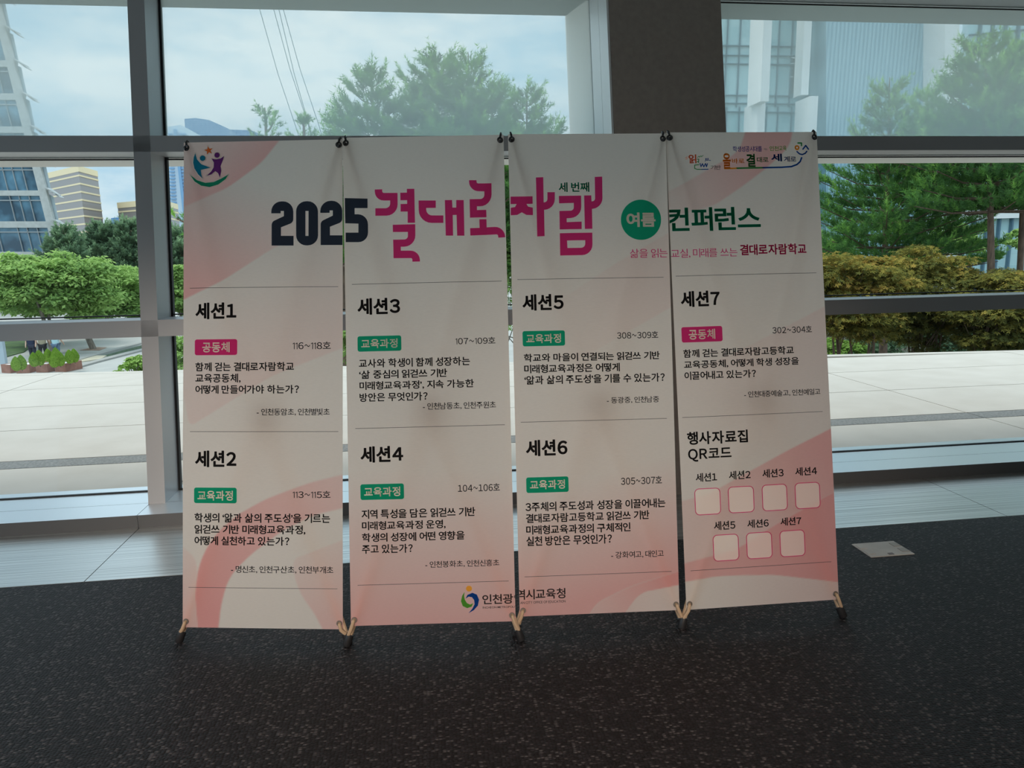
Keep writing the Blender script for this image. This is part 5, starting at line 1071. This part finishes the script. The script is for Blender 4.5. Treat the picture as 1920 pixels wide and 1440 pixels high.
hi('pale blue high-rise with a blue window strip, right of the window post', [(314, 238), (338, 234), (352, 241), (384, 534), (324, 534)], 420, 30, ((325, 330),))
m = MB()
for q in range(34):
    y = 250+q*6.4
    slab(m, [(315+(y-238)*0.03, y), (322+(y-238)*0.06, y), (322+(y-238)*0.06, y+2.6), (315+(y-238)*0.03, y+2.6)], 419, 0.8)
    slab(m, [(333+(y-238)*0.08, y), (347+(y-238)*0.11, y), (347+(y-238)*0.11, y+2.6), (333+(y-238)*0.08, y+2.6)], 419, 0.8)
m.build('window_rows', M_BLUEWIN, [o for o in bpy.data.objects if o.name.startswith('high_rise')][0])
hi('haze-blue high-rise with a sloping roof on the horizon', [(346, 223), (366, 221), (392, 225), (428, 241), (445, 532), (362, 532)], 470, 40)
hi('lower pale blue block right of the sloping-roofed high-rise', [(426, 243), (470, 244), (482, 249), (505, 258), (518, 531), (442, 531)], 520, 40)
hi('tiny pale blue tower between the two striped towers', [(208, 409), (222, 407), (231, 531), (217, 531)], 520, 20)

# glass office building on the right
M_CURTAIN = material('pale_green_curtain_glass', (0.26, 0.50, 0.53), 0.12, 0.0, 0.8)
n, l, b = nodes(M_CURTAIN)
tc = n.new('ShaderNodeTexCoord'); mp = n.new('ShaderNodeMapping'); mp.inputs['Rotation'].default_value = (math.radians(90), 0, 0)
bk = n.new('ShaderNodeTexBrick'); bk.inputs['Scale'].default_value = 0.32; bk.offset = 0.5; bk.inputs['Color1'].default_value = (0.40, 0.66, 0.70, 1); bk.inputs['Color2'].default_value = (0.56, 0.80, 0.82, 1); bk.inputs['Mortar'].default_value = (0.48, 0.7, 0.74, 1); bk.inputs['Mortar Size'].default_value = 0.004
l.new(tc.outputs['Object'], mp.inputs['Vector']); l.new(mp.outputs['Vector'], bk.inputs['Vector']); l.new(bk.outputs['Color'], b.inputs['Base Color'])
M_MULL = material('blue_grey_mullion', (0.10, 0.19, 0.25), 0.5)
M_WHITE = speckle(material('white_cladding', (0.84, 0.85, 0.84), 0.6), 0.8, (0.80, 0.81, 0.80), (0.87, 0.88, 0.87))
M_DARKWIN = material('dark_louvre_window', (0.10, 0.12, 0.13), 0.3)
M_RIB = material('blue_grey_ribbed_metal', (0.30, 0.45, 0.52), 0.45, 0.2)
n, l, b = nodes(M_RIB)
tc = n.new('ShaderNodeTexCoord'); mp = n.new('ShaderNodeMapping'); mp.inputs['Rotation'].default_value = (0, math.radians(-20), 0); mp.inputs['Scale'].default_value = (1.6, 0.0, 0.12)
wv = n.new('ShaderNodeTexWave'); wv.inputs['Scale'].default_value = 0.75; wv.inputs['Distortion'].default_value = 1.2; wv.inputs['Detail'].default_value = 3; wv.inputs['Detail Scale'].default_value = 6
rp = n.new('ShaderNodeValToRGB'); rp.color_ramp.elements[0].color = (0.21, 0.37, 0.46, 1); rp.color_ramp.elements[1].color = (0.34, 0.53, 0.61, 1)
l.new(tc.outputs['Object'], mp.inputs['Vector']); l.new(mp.outputs['Vector'], wv.inputs['Vector']); l.new(wv.outputs['Fac'], rp.inputs['Fac']); l.new(rp.outputs['Color'], b.inputs['Base Color'])
rb = empty('glass_office_building', (0, 0, 0), 'large pale glass office building with white columns and a ribbed blue-grey wall', 'building')
DR = 50
BOT = 632
def vx(x, y): return x-0.052*(y-45)                    # upright lines of the wing drift left as they come down the frame
m = MB(); slab(m, [(1290, -160), (1570, -160), (1556, BOT), (1262, BOT)], DR, 2.0); m.build('curtain_wall', M_CURTAIN, rb)
m = MB()
for x in (1342, 1366, 1390, 1414, 1463, 1488, 1512, 1537): slab(m, [(vx(x, -160)-0.8, -160), (vx(x, -160)+0.8, -160), (vx(x, 200)+0.8, 200), (vx(x, 200)-0.8, 200)], DR-0.15, 0.15)
for x in (1345, 1372, 1396, 1420, 1447, 1468, 1494, 1520, 1545): slab(m, [(vx(x, 200)-0.7, 200), (vx(x, 200)+0.7, 200), (vx(x, BOT)*1.0+0.7, BOT), (vx(x, BOT)-0.7, BOT)], DR-0.15, 0.15)
for y in (-150, -90, -72, -56, 2, 85, 103, 119, 178, 193, 209, 262, 330, 346, 400, 455, 470, 520, 580): slab(m, [(1270, y-2.2), (1570, y+2.2), (1570, y+3.6), (1270, y-0.8)], DR-0.2, 0.2)
m.build('mullion_grid', M_MULL, rb)
m = MB(); slab(m, [(1484, 110), (1505, 110.5), (1502, 175), (1480, 175)], DR-0.1, 0.1); m.build('louvre_window', M_DARKWIN, rb)
m = MB(); slab(m, [(1485, 107), (1505, 107.5), (1505, 109.5), (1485, 109)], DR-0.2, 0.2); slab(m, [(1484, 118), (1505, 118.5), (1505, 120), (1484, 119.5)], DR-0.2, 0.2); slab(m, [(1483, 143), (1504, 143.5), (1504, 145), (1483, 144.5)], DR-0.2, 0.2); m.build('louvre_rail', M_WHITE, rb)
def column(xa, xb, D, depth, y0, y1):
    m = MB()
    p, q = at(xa, y0, D), at(xb, y0, D); r_, s_ = at(xa-0.052*(y1-y0), y1, D), at(xb-0.052*(y1-y0), y1, D)
    x0, x1 = (p.x+r_.x)/2, (q.x+s_.x)/2
    m.box((x0, D, r_.z), (x1, D+depth, p.z)); m.build('white_column', M_WHITE, rb)
column(1442, 1458, 46, 1.9, -160, 190); column(1424, 1438, 47, 2.0, 190, BOT)
column(1519, 1533, 47, 1.0, -160, 178); column(1519, 1534, 45, 1.8, 180, BOT)
m = MB(); slab(m, [(1549, -160), (1777, -160), (1770, 240), (1766, 560), (1549, 560)], 46.5, 2.0); m.build('ribbed_wall', M_RIB, rb)
m = MB(); slab(m, [(1549, 560), (1766, 560), (1766, BOT), (1549, BOT)], 46.8, 1.0); m.build('shopfront_glass', M_CURTAIN, rb)
m = MB()
for x in range(1556, 1766, 22): slab(m, [(x, 558), (x+2, 558), (x+2, BOT), (x, BOT)], 46.6, 0.2)
m.build('shopfront_mullions', M_DARKWIN, rb)
m = MB(); slab(m, [(1774.5, -160), (1800, -160), (1798, 240), (1796, BOT), (1764, BOT), (1770, 240)], 44.5, 3.0); m.build('corner_pier', M_WHITE, rb)
P0, P1 = at(1798, 300, 45.2), at(2140, 300, 41)
def wing(y0, y1, d0=0.0, d1=1.0):
    z0, z1 = at(1798, y0, 45.2).z, at(1798, y1, 45.2).z
    u = Vector((P1.x-P0.x, P1.y-P0.y, 0)).normalized(); nn = Vector((-u.y, u.x, 0))
    return [P0*1.0+nn*d0, P1+nn*d0, P1+nn*d1, P0+nn*d1], z0, z1
def wing_box(m, y0, y1, d0, d1):
    q, z0, z1 = wing(y0, y1, d0, d1)
    return m.prism([(p.x, p.y, z1) for p in q], (0, 0, z0-z1))
m = MB(); wing_box(m, -200, BOT, 0.4, 2.0); m.build('curtain_wall', M_CURTAIN, rb)
m = MB()
for y in (-120, -95, -30, -8, 62, 86, 150, 172, 240, 330, 364): wing_box(m, y, y+1.6, 0.2, 0.4)
for k2 in range(1, 14):
    p = P0.lerp(P1, k2/14); zt, zb = at(1798, -200, 45.2).z, at(1798, BOT, 45.2).z
    m.box((p.x-0.05, p.y+0.15, zb), (p.x+0.05, p.y+0.4, zt))
m.build('mullion_grid', M_MULL, rb)
m = MB()
for y0, y1 in ((386, 412), (250, 275), (100, 118), (545, 565)): wing_box(m, y0, y1, 0.0, 0.45)
m.build('white_bands', M_WHITE, rb)
m = MB(); a = at(1262, BOT, DR); m.box((a.x, 44.0, Z_PLAZA), (P1.x, 47.2, at(1500, BOT, DR).z+0.05)); m.build('plinth', M_KERB, rb)

# stay cables in the sky
M_CABLE = material('grey_steel_cable', (0.22, 0.27, 0.29), 0.5, 0.3)
for (x0, y0), (x1, y1), lab in (((488.7, 23.7), (558.7, 250), 'leftmost thin steel stay cable across the sky'), ((515, 24), (576, 227), 'second thin steel stay cable from the left'),
                           ((524.5, 24), (583, 247), 'third thin steel stay cable from the left'), ((533, 24), (597, 232), 'rightmost thin steel stay cable across the sky')):
    D = 30; a, c = at(x0, y0, D), at(x1, y1, D); d = c-a
    mid_ = a.lerp(c, 0.5)+Vector((-0.06, 0, 0))
    t_ = (Z_PLAZA-c.z)/(d.z)
    foot = c+d*t_*0.9; foot.z = Z_PLAZA
    tag(MB().tube([a-d*1.6, a, mid_, c, foot], 0.014, 6).build('stay_cable', M_CABLE), lab, 'cable', 'stay cables in front of the sky')

# ------------------------------------------------------------------ walkers on the plaza
M_SKIN = material('skin', (0.55, 0.36, 0.27), 0.6)
M_HAIR = material('dark_hair', (0.02, 0.018, 0.018), 0.6)
def skinned(name, pts, edges, radii, mat, parent, root_i=0, sub=2):
    me = bpy.data.meshes.new(name); me.from_pydata(pts, edges, []); me.update()
    o = bpy.data.objects.new(name, me); COL.objects.link(o)
    sk = o.modifiers.new('skin', 'SKIN'); sk.use_smooth_shade = True
    for v, r in zip(me.skin_vertices[0].data, radii):
        v.radius = r if isinstance(r, tuple) else (r, r)
    me.skin_vertices[0].data[root_i].use_root = True
    ss = o.modifiers.new('sub', 'SUBSURF'); ss.levels = sub; ss.render_levels = sub
    nm = bpy.data.meshes.new_from_object(o.evaluated_get(bpy.context.evaluated_depsgraph_get()))
    bpy.data.objects.remove(o); bpy.data.meshes.remove(me)
    nm.name = name; nm.materials.clear(); nm.materials.append(mat)
    q = bpy.data.objects.new(name, nm); COL.objects.link(q); q.parent = parent
    return q
def walker(base, turn, label, shirt, trousers, stride, arm):
    root = empty('person', base, label, 'person', 'people walking on the plaza'); root.rotation_euler = (0, 0, turn)
    s = stride
    J = dict(pel=(0, 0, .92), wa=(0, 0, 1.06), ch=(0, .01, 1.28), nk=(0, .01, 1.45), hd=(0, .03, 1.56), tp=(0, .02, 1.68),
             sl=(-.19, 0, 1.40), el=(-.25, -arm*.12, 1.13), wl=(-.25, arm*.10, .90), hl=(-.245, arm*.15, .80), sr=(.19, 0, 1.40), er=(.25, arm*.10, 1.13), wr=(.25, arm*.30, .92), hr=(.245, arm*.36, .83),
             pl=(-.10, 0, .88), kl=(-.105, s*.16, .50), al=(-.105, s*.06, .09), tl=(-.11, s*.06+.16, .04), pr=(.10, 0, .88), kr=(.105, -s*.02, .48), ar=(.105, -s*.30, .14), trr=(.11, -s*.30+.14, .05))
    K = list(J); I = {k_: j for j, k_ in enumerate(K)}
    E_ = [('pel', 'wa'), ('wa', 'ch'), ('ch', 'nk'), ('nk', 'hd'), ('hd', 'tp'), ('ch', 'sl'), ('sl', 'el'), ('el', 'wl'), ('wl', 'hl'), ('ch', 'sr'), ('sr', 'er'), ('er', 'wr'), ('wr', 'hr'),
          ('pel', 'pl'), ('pl', 'kl'), ('kl', 'al'), ('al', 'tl'), ('pel', 'pr'), ('pr', 'kr'), ('kr', 'ar'), ('ar', 'trr')]
    R_ = dict(pel=(.15, .11), wa=(.13, .10), ch=(.155, .11), nk=.055, hd=(.078, .095), tp=(.06, .075), sl=.06, el=.045, wl=.032, hl=(.035, .02), sr=.06, er=.045, wr=.032, hr=(.035, .02),
              pl=.09, kl=.06, al=.042, tl=.035, pr=.09, kr=.06, ar=.042, trr=.035)
    skinned('body', [J[k_] for k_ in K], [(I[a], I[c]) for a, c in E_], [R_[k_] for k_ in K], M_SKIN, root)
    T = ['wa', 'pel', 'ch', 'sl', 'sr', 'el', 'er']; TI = {k_: j for j, k_ in enumerate(T)}
    pts = [J['wa'], (0, 0, .86), J['ch'], J['sl'], J['sr'], tuple(np.array(J['sl'])*.35+np.array(J['el'])*.65), tuple(np.array(J['sr'])*.35+np.array(J['er'])*.65)]
    skinned('shirt', pts, [(1, 0), (0, 2), (2, 3), (2, 4), (3, 5), (4, 6)], [(.19, .14), (.20, .15), (.19, .145), .085, .085, .075, .075], shirt, root)
    pts = [J['pel'], J['pl'], J['kl'], J['al'], J['pr'], J['kr'], J['ar']]
    skinned('trousers', pts, [(0, 1), (1, 2), (2, 3), (0, 4), (4, 5), (5, 6)], [(.175, .13), .115, .085, .07, .115, .085, .07], trousers, root)
    MB().ball((0, .012, 1.635), 0.105, 14, 9, (0.92, 1.02, 1.05)).build('hair', M_HAIR, root, smooth=True)
def cloth(nm, c): return material(nm, c, 0.85)
for px, yl, label, sc_, tr_, st, ar, tn in ((59.5, 690, 'person in a navy shirt and dark trousers, walking away on the plaza', (0.025, 0.035, 0.075), (0.03, 0.035, 0.06), 1, -1, 0.25),
                                            (80, 690, 'person in a beige shirt and black trousers, walking away, middle of three', (0.34, 0.30, 0.21), (0.02, 0.02, 0.022), -1, 1, 0.1),
                                            (105, 688, 'person in a pale blue shirt, walking half behind the pale tree trunk', (0.42, 0.62, 0.66), (0.10, 0.15, 0.22), 1, 1, -0.1)):
    p = at(px, 650, 41.5)
    walker((p.x, p.y, Z_PLAZA), tn, label, cloth('shirt_cloth', sc_), cloth('trouser_cloth', tr_), st, ar)
p = at(1.5, 640, 41)
tag(MB().box((p.x-0.13, p.y-0.13, Z_PLAZA), (p.x+0.13, p.y+0.13, Z_PLAZA+1.9)).build('post', material('pale_blue_grey_paint', (0.42, 0.50, 0.56), 0.5), bevel=0.02), 'pale blue-grey post at the left frame edge beside the lawn', 'post')
